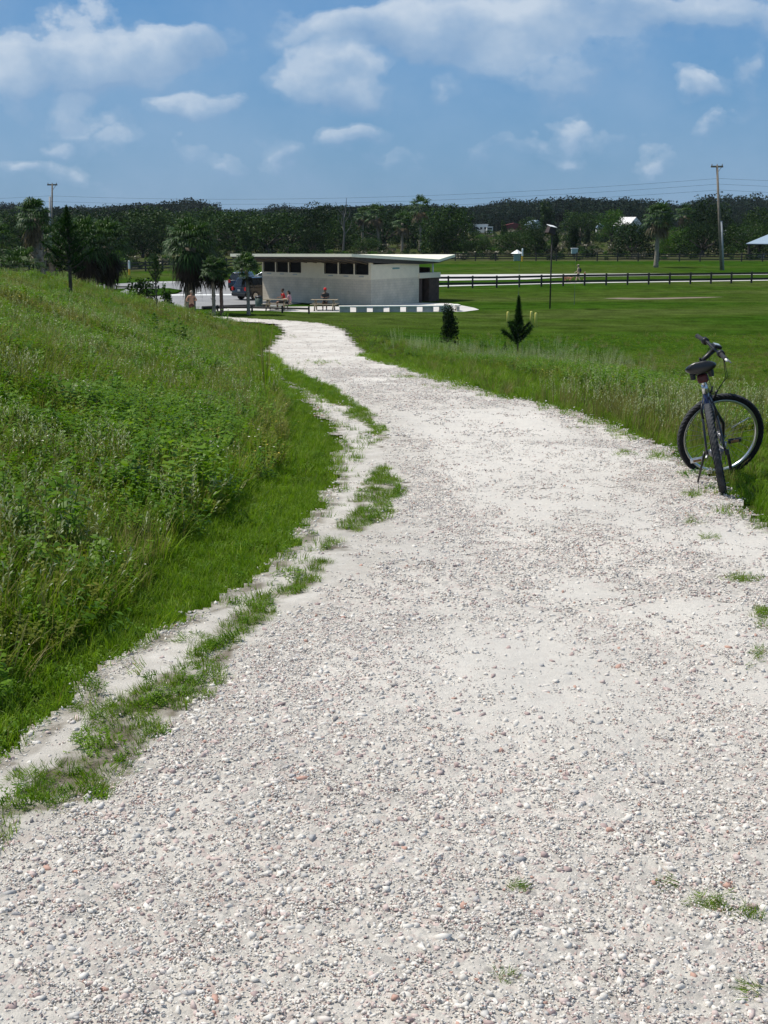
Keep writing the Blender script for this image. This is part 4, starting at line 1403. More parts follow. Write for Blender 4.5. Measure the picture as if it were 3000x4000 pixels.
M_ASPH = nmat('worn_asphalt', m_asphalt); M_PAVE = nmat('pale_concrete', m_conc)
M_SOIL = surf('bare_soil', (.17, .13, .09), .95, .3, 2)
M_LINE = surf('white_line', (.68, .68, .66), .8, .1)


def flat_sheet(name, pix, m, dz, label, kind='structure', thick=.0, world=None):
    """a surface laid on the plain, outline given as points on the ground"""
    P = world if world else [tuple(plain_hit(*p)) for p in pix]
    mb = MB()
    n = len(P)
    z = PLAIN + dz
    vs = [(x, y, z) for x, y in P]; fs = [tuple(range(n))]
    if thick:
        vs += [(x, y, z - thick) for x, y in P]
        fs += [(i, n + i, n + (i + 1) % n, (i + 1) % n) for i in range(n)]
    mb.add(vs, fs)
    o = mb.build(name, m)
    o['kind'] = kind; o['label'] = label
    return o


def plain_hit(px, py, dz=0.0):
    d = ray(px, py); k = (PLAIN + dz - EYE) / d[2]
    return (d[0] * k, d[1] * k)


flat_sheet('parking_lot', [(560, 1101), (900, 1096), (1060, 1093), (1180, 1096), (1180, 1185), (1080, 1197), (860, 1205), (560, 1215), (440, 1180), (470, 1140)], M_ASPH, .02, 'grey asphalt car park with white lines left of the building')
flat_sheet('road_far', [(300, 1118), (560, 1103), (560, 1124), (300, 1135)], M_ASPH, .024, 'asphalt road leaving the car park to the left').name = 'road'
flat_sheet('road', [(1180, 1090), (1716, 1073), (2300, 1070), (3100, 1066), (3100, 1071.5), (2700, 1076), (2230, 1082), (2060, 1092), (1716, 1097), (1180, 1104)], M_PAVE, .02, 'pale road running behind the dark rail fence')
flat_sheet('footpath', [(1180, 1131), (1740, 1115.5), (2200, 1105), (3100, 1092.5), (3100, 1095), (2200, 1108), (1740, 1119.5), (1180, 1137)], M_PAVE, .024, 'narrow pale footpath along the dark rail fence')
flat_sheet('pavement', [(840, 1207), (1060, 1200), (1450, 1196), (1500, 1188), (1640, 1184), (1760, 1186), (1850, 1203), (1872, 1211), (1810, 1219), (1450, 1222), (1240, 1222), (1000, 1214), (840, 1216)], M_PAVE, .026, 'pale concrete and shell pad around the park building')
flat_sheet('bare_soil', [(2355, 1166), (2420, 1163), (2520, 1165), (2700, 1161), (2830, 1160), (2760, 1164), (2600, 1169), (2450, 1170)], M_SOIL, .012, 'thin streak of bare brown soil in the lawn')
for pts in ([(668, 1151), (905, 1150), (905, 1154.5), (664, 1156)], [(766, 1144), (786, 1141), (790, 1143), (772, 1147)], [(590, 1103), (690, 1101.5), (690, 1103), (590, 1104.6)]):
    flat_sheet('road_marking', pts, M_LINE, .028, 'worn white line painted on the car park')
isl = flat_sheet('grass_island', [(560, 1133), (660, 1131), (712, 1139), (690, 1148), (640, 1155), (520, 1165)], M_GROUND, .14, 'low grass island at the car park edge', thick=.12)

# ================================================================== park building
cn = plain_hit(1450, 1197)
TH = math.atan2(-.616, .788)
ux = Vector((.788, -.616, 0)); uy = Vector((.616, .788, 0))
BO = Vector((cn[0], cn[1], PLAIN))
bld = thing('park_building', 'cream block restroom building with flat tilted roof and high louvred windows', 'building', BO, TH)
WH = 3.22; L_, W_ = 11.1, 6.0
mb = MB(); mb.box((-L_ / 2, W_ / 2, .98), (L_, W_, 1.96)); mb.build('lower_wall', M_BLOCK, bld)
# upper wall: piers between the louvred openings
mb = MB()
def wx(f): return -L_ + f * L_
seg = [(10, 90), (98, 178), (186, 266), (418, 503), (513, 603), (612, 696)]
seg = [(wx(a / 711), wx(b / 711)) for a, b in seg]
z0, z1 = 2.31, 3.19
mb.box((-L_ / 2, .1, (1.96 + z0) / 2), (L_ + .02, .24, z0 - 1.96)); mb.box((-L_ / 2, .1, (z1 + WH) / 2), (L_ + .02, .24, WH - z1))
ed = [-L_ - .01] + [v for s in seg for v in s] + [.01]
for i in range(0, len(ed), 2):
    a, b_ = ed[i], ed[i + 1]
    mb.box(((a + b_) / 2, .1, (z0 + z1) / 2), (b_ - a, .238, z1 - z0))
mb.box((-.11, W_ / 2 + .115, (1.96 + WH - .15) / 2), (.24, W_ - .23, WH - 1.96 - .15))
mb.box((-L_ + .11, W_ / 2 + .115, (1.96 + WH - .15) / 2), (.24, W_ - .23, WH - 1.96 - .15))
mb.box((-L_ / 2, W_ - .12, (1.96 + WH - .3) / 2), (L_ - .5, .24, WH - 1.96 - .3))
mb.build('upper_wall', M_CREAM, bld)
for a, b_ in seg:
    mb = MB()
    mb.box(((a + b_) / 2, .16, (z0 + z1) / 2), (b_ - a - .004, .02, z1 - z0 - .004))
    for k in range(9):
        z = z0 + (k + .5) * (z1 - z0) / 9
        mb.box(((a + b_) / 2, .08, z), (b_ - a - .03, .09, .012), rotm(R(35)))
    wn_ = mb.build('window', M_LOUVRE, bld)
    fr = MB()
    for z in (z0 + .02, z1 - .02): fr.box(((a + b_) / 2, .0, z), (b_ - a - .01, .05, .035))
    for x in (a + .02, b_ - .02): fr.box((x, .0, (z0 + z1) / 2), (.035, .05, z1 - z0 - .08))
    fr.build('window_frame', M_SOFFIT, wn_)
    v_ = MB(); v_.box(((a + b_) / 2, -.05, z0 - .14), (.42, .06, .05)); v_.build('wall_vent', M_GALV, bld)
mb = MB(); mb.box((.035, 3.0, 2.72), (.03, .85, .10)); mb.build('sign_plate', M_SIGNG, bld)
# roof: high front edge, falling to a valley, rising again at the back
zf, zv, zb = 3.92, 3.28, 3.62
yf, yv, yb = -2.7, 8.2, 10.4
xl, xr = -L_ - .85, .0
def roofpiece(name, poly, x0, x1, m, tilt=0.0):
    mb = MB(); n = len(poly)
    vs = [(x0, a, b - tilt) for a, b in poly] + [(x1, a, b) for a, b in poly]
    mb.add(vs, [tuple(range(n)), tuple(range(2 * n - 1, n - 1, -1))] + [(i, n + i, n + (i + 1) % n, (i + 1) % n) for i in range(n)])
    return mb.build(name, m, bld)
roofpiece('roof', [(yf, zf), (yv, zv), (yb, zb), (yb, zb - .20), (yv, zv - .2), (yf, zf - .22)], xl, xr + .35, M_ROOFM, .18)
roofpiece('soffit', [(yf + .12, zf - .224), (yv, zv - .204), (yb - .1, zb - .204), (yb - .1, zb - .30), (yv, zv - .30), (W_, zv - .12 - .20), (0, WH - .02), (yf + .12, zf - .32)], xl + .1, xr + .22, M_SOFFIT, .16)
for k in range(12):
    x = xl + .6 + k * 1.0
    mb = MB(); mb.tube([(x, yf + .1, zf - .40 - (.16 * (1 - (x - xl) / L_))), (x, -.02, WH - .12)], .035, 4); mb.build('rafter', M_TIMBER, bld)
# entrance screen at the right-hand end
mb = MB(); mb.box((-.2, 6.22, .95), (.4, .40, 1.9)); mb.build('dark_pier', M_DKBRICK, bld)
mb = MB(); mb.box((-.25, 8.0, .93), (.55, 1.35, 1.86)); mb.build('brown_wall', M_DKBRICK, bld)
mb = MB(); mb.box((-.25, 7.35, 2.06), (.7, 2.8, .40)); mb.build('entrance_beam', M_CREAM, bld)
mb = MB(); mb.box((-.2, 8.1, 2.72), (.10, .10, .92)); mb.build('post', M_WHITE, bld)
mb = MB(); mb.box((-L_ / 2 - .2, 9.2, 1.3), (L_ - 2.2, .2, 2.6)); mb.build('back_wall', M_DKBRICK, bld)

# ================================================================== long concrete bench
a = Vector(plain_hit(1328, 1222) + (PLAIN,)); b = Vector(plain_hit(1768, 1219) + (PLAIN,))
ang = math.atan2(b.y - a.y, b.x - a.x); LB = (b - a).length
bench = thing('long_bench', 'long pale concrete bench on block supports in front of the building', 'bench', a, ang)
mb = MB(); mb.box((LB / 2, .22, .42), (LB + .1, .46, .09)); mb.build('seat', M_SLAB, bench, bevel=.01)
mb = MB(); mb.box((LB - .25, 1.15, .424), (1.7, .46, .09), rotm(0, 0, R(4))); mb.box((LB + .42, .68, .422), (.44, .46, .088)); mb.build('seat', M_SLAB, bench, bevel=.01)
for k in range(7):
    x = .35 + k * (LB - .9) / 6.0
    mb = MB(); mb.box((x, .22, .185), (.74, .34, .37)); mb.build('support', M_CONC, bench, bevel=.01)
mb = MB(); mb.box((LB + .42, .40, .185), (.22, .34, .37)); mb.build('support', M_CONC, bench)
mb = MB(); mb.box((LB + .5, 1.15, .185), (.22, .30, .37)); mb.build('support', M_CONC, bench)

# ================================================================== picnic tables
def picnic(px, py, rz, label):
    p = plain_hit(px, py)
    t = thing('picnic_table', label, 'picnic table', (p[0], p[1], PLAIN + .03), rz, 'wooden picnic tables beside the building')
    mb = MB()
    for k in range(5): mb.box((0, -.30 + k * .15, .745), (1.9, .135, .04))
    mb.build('table_top', M_TABLE, t)
    for s in (-1, 1):
        mb = MB()
        for k in (0, 1): mb.box((0, s * (.60 + .15 * k), .44), (1.9, .14, .04))
        mb.build('seat', M_TABLE, t)
    for x in (-.65, .65):
        mb = MB()
        for s in (-1, 1): mb.tube([(x, s * .24, .72), (x, s * .66, 0)], .05, 4)
        mb.box((x + .06, 0, .40), (.045, 1.5, .09)); mb.box((x + .06, 0, .70), (.045, .7, .07))
        mb.build('leg', M_TABLE, t)
    return t
T1 = picnic(1082, 1213, R(-8), 'wooden picnic table with two seated people, at the left end of the building wall')
T2 = picnic(1268, 1214, R(-4), 'wooden picnic table with the person in a red cap, under the wall centre')
# trash can
p = plain_hit(1012, 1206)
t = thing('trash_can', 'dark green trash can left of the picnic table with two people', 'trash can', (p[0], p[1], PLAIN + .03))
mb = MB(); mb.lathe([(.24, 0), (.27, .1), (.28, .78)], n=16); mb.build('body', surf('dark_green_metal', (.02, .05, .04), .6), t, True)
mb = MB(); mb.lathe([(.29, .78), (.30, .82), (.20, .90), (.02, .93)], n=16); mb.build('lid', M_BLACK, t, True)
# brown sign board behind the table
p = plain_hit(1228, 1190)

# ================================================================== rails and fences
def rail_fence(name, label, pts, posth, postw, rails, railh, spacing, m, cap=.0, group=None, railr=None):
    """posts and rails along a line of ground points"""
    p0 = Vector((pts[0][0], pts[0][1], 0))
    t = thing(name, label, 'fence', (p0.x, p0.y, float(ground_z(p0.x, p0.y))), 0, group)
    base = Vector(t.location)
    def G(x, y): return float(ground_z(x, y))
    P = [Vector((x, y, 0)) for x, y in pts]
    along = []
    for a, b in zip(P[:-1], P[1:]):
        n = max(1, round((b - a).length / spacing))
        for i in range(n): along.append(a.lerp(b, i / n))
    along.append(P[-1])
    for q_ in along:
        mb = MB(); z = G(q_.x, q_.y) - base.z
        mb.box((q_.x - base.x, q_.y - base.y, z + posth / 2 - .1), (postw, postw, posth + .2)); mb.build('post', m, t)
    for h in rails:
        mb = MB()
        for a, b in zip(along[:-1], along[1:]):
            d = (b - a); L = d.length; an = math.atan2(d.y, d.x)
            off = Vector((math.sin(an), -math.cos(an), 0)) * (postw * .5 + .02)
            c = (a + b) / 2 + off
            if railr: mb.tube([(a.x - base.x, a.y - base.y, G(a.x, a.y) + h - base.z), (b.x - base.x, b.y - base.y, G(b.x, b.y) + h - base.z)], railr, 7)
            else: mb.box((c.x - base.x, c.y - base.y, (G(a.x, a.y) + G(b.x, b.y)) / 2 + h - base.z), (L + .002, .045, railh), rotm(0, 0, an))
        mb.build('rail', m, t)
    return t

rail_fence('rail_fence', 'dark two-rail timber fence along the footpath and road', [plain_hit(1560, 1127), plain_hit(1940, 1124), plain_hit(2283, 1115), plain_hit(3090, 1103)],
           1.15, .16, (.42, .98), .20, 2.42, M_FENCE)
rail_fence('far_fence', 'weathered dark fence along the far side of the grass before the scrub', FENCE2[1:4] + [(62, 202.5), (88, 203)], 1.35, .18, (.35, .72, 1.1), .16, 3.1, M_FENCE2)
rail_fence('far_fence', 'stretch of dark rail fence seen between the palms and the loose shrub', [(-48, 152), FENCE2[1]], 1.35, .18, (.5, 1.05), .16, 3.1, M_FENCE2)
rail_fence('log_rail', 'low dark log rail in front of the picnic tables', [plain_hit(850, 1222), plain_hit(985, 1222), plain_hit(1103, 1226), plain_hit(1207, 1229)], .50, .12, (.34,), .1, 6, M_FENCE, railr=.07)
rail_fence('log_rail', 'low dark log rail beside the road near the loose shrub', [plain_hit(455, 1135), plain_hit(620, 1136)], .50, .12, (.34,), .1, 2.4, M_FENCE, railr=.07)
# kerb logs at the edge of the car park
mb = MB(); pk = [plain_hit(790, 1210), plain_hit(900, 1205), plain_hit(1050, 1200)]
mb.tube([(x, y, PLAIN + .14) for x, y in pk], .12, 8); tag(mb.build('kerb_log', M_FENCE), 'long dark log lying along the near edge of the car park', 'log')

# ================================================================== posts and poles
def post(name, label, px, Y, h, w, m, cat='post', group=None):
    p = col(px, Y); t = thing(name, label, cat, p, 0, group)
    return t
for (px, pb, pt, lab) in ((1983, 1276, 1221, 'yellow post standing alone left of the small young pine'), (2074, 1275, 1219, 'taller left one of the yellow post pair right of the small young pine'), (2092, 1279, 1225, 'right one of the yellow post pair right of the small young pine')):
    b = hit(px, pb); h = (pb - pt) / S(b.y)
    mb = MB(); mb.lathe([(.07, -.1), (.07, h), (.06, h + .03), (.01, h + .04)], n=14)
    o = mb.build('yellow_post', M_YELLOW, None, True); o.location = b; tag(o, lab, 'post', 'yellow posts on the lawn')
# lamp with square panel
b = hit(2148, 1206)
t = thing('solar_lamp', 'tall dark post with a square tilted panel on top, on the lawn', 'lamp post', b)
h = (1206 - 912) / S(b.y)
mb = MB(); mb.lathe([(.055, -.1), (.05, h)], n=10); mb.build('pole', M_FENCE, t, True)
mb = MB(); mb.box((-.10, 0, h + .02), (.62, .55, .50), rotm(0, R(18), R(25)), taper=.8); mb.build('lamp_box', surf('rusty_brown_box', (.035, .020, .018), .7), t, bevel=.03)
mb = MB(); mb.box((-.02, .02, h + .34), (.56, .62, .03), rotm(R(14), R(10), R(25))); mb.build('solar_panel', M_WHITE, t)
M_DULL = surf('dull_green_grey', (.10, .14, .11), .8)
# two faint thin poles
for (px, p0, p1, lab) in ((2025, 1190, 1030, 'very thin pale pole on the lawn left of the panel post'), (2243, 1190, 1028, 'very thin pale pole on the lawn right of the panel post')):
    b = hit(px, p0); hh = (p0 - p1) / S(b.y)
    mb = MB(); mb.lathe([(.009, 0), (.008, hh)], n=6); o = mb.build('thin_pole', M_DULL); o.location = b; tag(o, lab, 'pole', 'thin poles on the lawn')
    mb = MB(); mb.lathe([(.022, 0), (.022, .9)], n=8); mb.build('sleeve', M_DULL, o)
# brown post beside the black cars
b = col(944, 118); h_ = 2.5
mb = MB(); mb.lathe([(.12, 0), (.115, h_)], n=10); o = mb.build('wooden_post', M_RED); o.location = (b[0], b[1], PLAIN); tag(o, 'plain reddish brown wooden post between the two black cars', 'post')

def pipeline_marker(px, py, h, lab):
    b = hit(px, py); t = thing('marker_post', lab, 'marker post', b, 0, 'white and yellow marker posts')
    mb = MB(); mb.lathe([(.12, 0), (.12, h * .42)], n=10); mb.build('yellow_base', surf('orange_yellow', (.75, .42, .03), .5), t)
    mb = MB(); mb.lathe([(.13, h * .42), (.13, h * .93), (.06, h)], n=10); mb.build('white_tube', M_WHITE, t)
pipeline_marker(2040, 1021, 2.0, 'white and yellow marker post beside the little roofed box')
pipeline_marker(506, 1074, 1.7, 'white and yellow marker post at the fence between the palms')
b = hit(2019, 1020)
t = thing('roofed_box', 'small pale box with a white pyramid roof at the far fence', 'box', b)
mb = MB(); mb.box((0, 0, .62), (1.0, 1.0, 1.1)); mb.build('box', surf('pale_green_box', (.20, .30, .28), .6), t)
mb = MB(); mb.lathe([(1.0, 1.17), (.06, 1.75)], n=4); mb.build('roof', M_WHITE, t)
b = hit(2243, 1010)
t = thing('bee_box', 'pale green square box with white lid on the far fence line', 'box', b)
mb = MB(); mb.box((0, 0, 1.2), (1.0, .9, .75)); mb.build('box', surf('pale_teal_box', (.33, .45, .42), .6), t)
mb = MB(); mb.box((0, 0, 1.66), (1.14, 1.0, .14)); mb.build('lid', M_WHITE, t)
mb = MB(); mb.box((0, 0, .42), (.14, .14, .84)); mb.build('post', M_FENCE2, t)

# power poles
def power_pole(name, label, base, top, r, m, arm=None, sleeve=None):
    h = top[2] - base[2]
    t = thing(name, label, 'power pole', base)
    d = (top[0] - base[0], top[1] - base[1], h)
    mb = MB(); mb.tube([(0, 0, -.2), d], [r, r * .7], 10); mb.build('pole', m, t, True)
    if sleeve:
        f = sleeve / h
        mb = MB(); mb.tube([(.22, -.05, 0), (.22 + d[0] * f, -.05, sleeve)], r * .75, 8); mb.build('grey_conduit', M_POLEC, t, True)
    if arm:
        mb = MB(); mb.box((d[0], d[1], d[2] - .15), (arm, .16, .22)); mb.build('crossarm', M_POLE, t)
        for s in (-1, 0, 1):
            mb = MB(); mb.lathe([(.05, 0), (.08, .08), (.05, .22)], (d[0] + s * arm * .42, d[1], d[2] - .04), 8); mb.build('insulator', M_POLEC, t)
        mb = MB(); mb.tube([(d[0] + arm * .38, d[1], d[2] - .2), (d[0] * .97, d[1], d[2] - 1.0)], .03, 4); mb.build('brace', M_POLE, t)
    return t
YP = 168
pb_ = at(2819, 1047, YP); pb_.z = PLAIN
pm_ = at(2808, 705, YP); pt_ = at(2801, 646, YP)
RP = power_pole('power_pole', 'tall wooden power pole with crossarm at the right', pb_, pt_, .19, M_POLE, 1.55, 6.2)
YL = 205
lb_ = col(197, YL); lt_ = at(195, 768, YL)
LP = power_pole('power_pole', 'shorter front pole of the twin power poles at the left', lb_, lt_, .22, M_POLEC)
l2b = col(203, YL + 6); l2t = at(204, 718, YL + 6)
LP2 = power_pole('power_pole', 'taller rear pole with crossarm of the twin power poles at the left', l2b, l2t, .17, M_POLE, 1.6)
M_WIRE = surf('wire', (.03, .03, .03), .9, spec=0)
def wire(a, b, sag, lab, r=.012):
    pts = [a.lerp(b, i / 20) - Vector((0, 0, sag * 4 * (i / 20) * (1 - i / 20))) for i in range(21)]
    mb = MB(); mb.tube(pts, r, 4); tag(mb.build('power_line', M_WIRE), lab, 'power line', 'overhead power lines')
nm = ('top', 'middle', 'lowest')
for i, (yr, yl) in enumerate(((697, 765), (719, 787), (742, 813))):
    a = at(2806 + i, yr, YP); b = at(196, yl, YL)
    wire(b, a, 1.35 - .1 * i, nm[i] + ' of the power lines strung between the left and right poles')
    c_ = Vector((a.x + 60, a.y - 30, a.z - .6)); wire(a, c_, .9, nm[i] + ' of the power lines leaving the right pole to the right')
    c_ = Vector((b.x - 50, b.y - 20, b.z - .4)); wire(b, c_, .8, nm[i] + ' of the power lines leaving the left poles to the left')

# ================================================================== far buildings and vehicles
def hy(px, py, Y):
    return at(px, py, Y)
def far_house(name, label, px, pyb, Y, w, d, h, wallm, roofm, roofh=1.0, rz=0, cat='building', wins=2):
    p = at(px, pyb, Y); p.z = float(ground_z(p.x, p.y)); s = 1
    t = thing(name, label, cat, p, rz)
    mb = MB(); mb.box((0, 0, h / 2), (w, d, h)); mb.build('wall', wallm, t)
    mb = MB(); mb.prism([(-w / 2 - .4, h + .01), (w / 2 + .4, h + .01), (w / 2 * .98, h + .12), (0, h + roofh), (-w / 2 * .98, h + .12)], -d / 2 - .4, d / 2 + .4) if roofh > .6 else mb.box((0, 0, h + .1), (w + .3, d + .3, .18))
    mb.build('roof', roofm, t)
    for k in range(wins):
        x = -w / 2 + (k + .7) * w / (wins + .4)
        mb = MB(); mb.box((x, -d / 2 - .02, h * .55), (w * .10, .05, h * .28)); mb.build('window', M_LOUVRE, t)
    return t
M_TIN = surf('pale_metal_roof', (.26, .34, .42), .4, .06, metal=.0)
M_BARN = surf('red_barn', (.16, .025, .022), .8, .15)
M_GREYW = surf('pale_grey_wall', (.42, .44, .46), .8)
far_house('motor_home', 'long white motor home parked at the edge of the far field', 1860, 905, 560, 9.6, 3, 3.4, M_WHITE, M_WHITE, .2, R(12), 'motor home', 5)
t = far_house('truck', 'white truck facing the camera right of the motor home', 1912, 905, 556, 2.5, 4, 2.4, M_WHITE, M_WHITE, .2, 0, 'truck', 0)
mb = MB(); mb.box((0, -2.04, 1.75), (1.9, .05, .7)); mb.build('windscreen', M_LOUVRE, t)
for x in (-.9, .9):
    mb = MB(); mb.lathe([(.42, -.15), (.42, .15)], (x, -1.3, .42), 12, 'x'); mb.build('wheel', M_RUB, t)
far_house('barn', 'dark red barn in the far field', 2006, 905, 560, 9.5, 5, 2.9, M_BARN, M_BARN, 1.2, 0, 'barn', 0)
far_house('house', 'small house with pale gable roof right of the red barn', 2085, 900, 600, 7, 7, 2.8, M_GREYW, M_TIN, 2.4, R(20), 'house', 1)
far_house('house', 'pale house with white metal roof and rusty patches behind trees', 2452, 892, 520, 8, 8, 3.2, M_GREYW, surf('white_rusty_roof', (.62, .60, .58), .5, .35, 1.5), 3.4, R(35), 'house', 1)
far_house('shed', 'long low pale shed near the right edge behind the trees', 2915, 885, 430, 18, 5, 2.2, surf('tan_wall', (.42, .38, .30), .8), surf('tan_roof', (.50, .48, .42), .6), .25, 0, 'shed', 0)
far_house('shed', 'small white shed in the far field left of the pale house', 2345, 893, 560, 3.4, 4, 2.2, M_WHITE, M_TIN, 1.8, 0, 'shed', 0)
# pavilion at the right edge
p = col(2998, 222)
t = thing('pavilion', 'open pavilion with pale blue metal roof at the right edge', 'pavilion', p, R(10))
mb = MB(); mb.lathe([(4.2, 2.35), (4.2, 2.45), (.3, 3.95)], n=4); mb.build('roof', M_TIN, t)
for k in range(4):
    a = PI / 2 * k; mb = MB(); mb.box((math.cos(a) * 3.6, math.sin(a) * 3.6, 1.18), (.3, .3, 2.36)); mb.build('post', M_SOFFIT, t)
mb = MB(); mb.box((-2.0, -1.2, .72), (2.0, .8, .08)); mb.box((-2.0, -1.2, .35), (1.2, .3, .68)); mb.build('table', M_CONC, t)

# ================================================================== cars
M_CARB = surf('black_car_paint', (.004, .004, .006), .3, .05, coat=.8)
M_CARN = surf('dark_blue_car_paint', (.006, .008, .018), .22, .05, coat=.8)
M_CARS = surf('silver_car_paint', (.45, .50, .55), .3, .05, coat=.6, metal=.3)
M_GLASS = surf('dark_car_glass', (.010, .012, .014), .08, .02, spec=.9)
M_RLAMP = surf('red_lamp', (.50, .02, .02), .25, .1)
M_RIM = surf('alloy_rim', (.45, .46, .47), .35, .05, metal=.7)


def car(label, p, rz, paint, L=4.6, Wd=1.85, H=1.75, kind='suv'):
    """a car pointing along +x; body lofted from side stations"""
    t = thing('parked_car', label, 'car', p, rz)
    hl = L / 2
    low = .24
    top = [(-hl, .62), (-hl + .05, .98), (-hl + .10, 1.02), (hl * .42, 1.02), (hl * .62, .98), (hl * .93, .84), (hl, .62), (hl - .04, .36), (hl - .1, low), (-hl + .1, low + .03), (-hl, .40)]
    mb = MB(); mb.prism(top, -Wd / 2, Wd / 2); mb.build('body', paint, t, True, bevel=.07)
    # greenhouse
    base = [(-hl + .08, 1.0), (hl * .42, 1.0)]; roof = [(-hl + (.42 if kind == 'suv' else .9), H - .02), (hl * .05, H)]
    mb = MB(); vs = []
    for y, s in ((-1, 1), (1, 1)):
        vs += [(base[0][0], y * (Wd / 2 - .06), 1.0), (base[1][0], y * (Wd / 2 - .06), 1.0), (roof[1][0], y * (Wd / 2 - .24), H), (roof[0][0], y * (Wd / 2 - .24), H - .02)]
    mb.add(vs, [(0, 1, 2, 3), (7, 6, 5, 4), (0, 4, 5, 1), (1, 5, 6, 2), (2, 6, 7, 3), (3, 7, 4, 0)])
    mb.build('cabin', paint, t, True, bevel=.05)
    def lerp3(a, b, f): return tuple(a[i] + (b[i] - a[i]) * f for i in range(3))
    for y in (-1, 1):
        A, B_, C_, D = [Vector((v[0], v[1] * 1.004, v[2])) for v in (vs[0:4] if y < 0 else vs[4:8])]
        for f0, f1 in ((.10, .36), (.39, .66), (.69, .93)):
            a0 = A.lerp(B_, f0); a1 = A.lerp(B_, f1); d0 = D.lerp(C_, f0); d1 = D.lerp(C_, f1)
            q_ = [a0.lerp(d0, .12), a1.lerp(d1, .12), a1.lerp(d1, .86), a0.lerp(d0, .86)]
            n_ = Vector((0, y * .008, 0))
            mb = MB(); mb.add([v + n_ for v in q_] + [v - n_ * 3 for v in q_], [(0, 1, 2, 3), (7, 6, 5, 4), (0, 4, 5, 1), (1, 5, 6, 2), (2, 6, 7, 3), (3, 7, 4, 0)]); mb.build('side_window', M_GLASS, t)
    for (i, j, k, l, nm_, dx) in ((0, 4, 7, 3, 'rear_window', -.012), (1, 5, 6, 2, 'windscreen', .012)):
        a, b, c, d = [Vector(vs[q]) for q in (i, j, k, l)]
        q_ = [a.lerp(b, .08).lerp(d.lerp(c, .08), .15), b.lerp(a, .08).lerp(c.lerp(d, .08), .15), b.lerp(a, .08).lerp(c.lerp(d, .08), .88), a.lerp(b, .08).lerp(d.lerp(c, .08), .88)]
        n_ = Vector((dx, 0, .003))
        mb = MB(); mb.add([v + n_ for v in q_] + [v - n_ * 2 for v in q_], [(0, 1, 2, 3), (7, 6, 5, 4), (0, 4, 5, 1), (1, 5, 6, 2), (2, 6, 7, 3), (3, 7, 4, 0)]); mb.build(nm_, M_GLASS, t)
    for x in (-hl * .62, hl * .64):
        for y in (-1, 1):
            mb = MB(); mb.lathe([(.20, -.11), (.30, -.115), (.35, -.08), (.35, .08), (.30, .115), (.20, .11)], (x, y * (Wd / 2 - .09), .35), 22, 'y'); wh = mb.build('wheel', M_RUB, t, True)
            mb = MB(); mb.lathe([(.235, -.10), (.235, .10)], (x, y * (Wd / 2 - .075), .35), 18, 'y'); mb.build('rim', M_RIM, wh)
            mb = MB(); mb.lathe([(.39, -.02), (.39, .02)], (x, y * (Wd / 2 - .012), .37), 22, 'y'); mb.build('wheel_arch', M_BLACK, t)
    for y in (-1, 1):
        mb = MB(); mb.box((-hl + .01, y * (Wd / 2 - .14), .90), (.12, .22, .28)); mb.build('tail_lamp', M_RLAMP, t, bevel=.02)
        mb = MB(); mb.box((hl - .12, y * (Wd / 2 - .25), .72), (.20, .34, .15)); mb.build('headlight', M_GLASS, t, bevel=.02)
        mb = MB(); mb.box((hl * .30, y * (Wd / 2 + .09), 1.08), (.12, .2, .14)); mb.build('mirror', paint, t, bevel=.03)
        mb = MB(); mb.tube([(-hl * .55, y * (Wd / 2 - .32), H + .06), (hl * 0, y * (Wd / 2 - .32), H + .06)], .022, 6); mb.build('roof_rail', M_GALV, t)
    mb = MB(); mb.box((-hl - .03, 0, .45), (.14, Wd - .12, .22)); mb.build('rear_bumper', M_BLACK, t, bevel=.04)
    mb = MB(); mb.box((-hl - .012, 0, .78), (.03, .32, .15)); mb.build('number_plate', M_POLEC, t)
    return t


p = plain_hit(921, 1139); car('dark blue car seen from behind with lit red tail lamps in the car park', (p[0] + .6, p[1] + 2.2, PLAIN + .02), R(80), M_CARN, H=1.68)
car('black car half hidden by the left end of the building', (-9.95, 106.0, PLAIN + .02), R(46), M_CARB, L=4.9, H=1.78)
p = plain_hit(1010, 1128); car('silver car mostly hidden behind the black car', (p[0] + .3, p[1] + 4, PLAIN + .02), R(170), M_CARS, L=4.4, H=1.45, kind='sedan')

# ================================================================== people
M_SKIN = surf('skin_tan', (.45, .24, .15), .6, .08, 8)
M_SKIN2 = surf('skin_light', (.55, .36, .27), .6, .08, 8)
M_SKIN3 = surf('skin_brown', (.20, .11, .07), .6, .08, 8)
M_REDC = surf('red_cloth', (.60, .025, .025), .85, .15, 8)
M_PINK = surf('pink_cloth', (.60, .30, .34), .85, .15, 8)
M_GREYC = surf('charcoal_cloth', (.05, .055, .055), .85, .15, 8)
M_MAROON = surf('maroon_cloth', (.075, .020, .018), .85, .15, 8)
M_BLKC = surf('black_cloth', (.015, .015, .017), .85, .15, 8)
M_ORNG = surf('orange_cloth', (.72, .14, .03), .85, .1, 8)
M_KHAKI = surf('khaki_cloth', (.32, .27, .20), .85, .1, 8)
M_HAIRD = surf('dark_hair', (.02, .015, .012), .7, .2, 20)
M_HAIRG = surf('greying_hair', (.30, .24, .19), .8, .2, 20)
M_EYE = surf('eye_dark', (.02, .015, .012), .3)
M_SHOE = surf('shoe_white', (.5, .5, .48), .6)


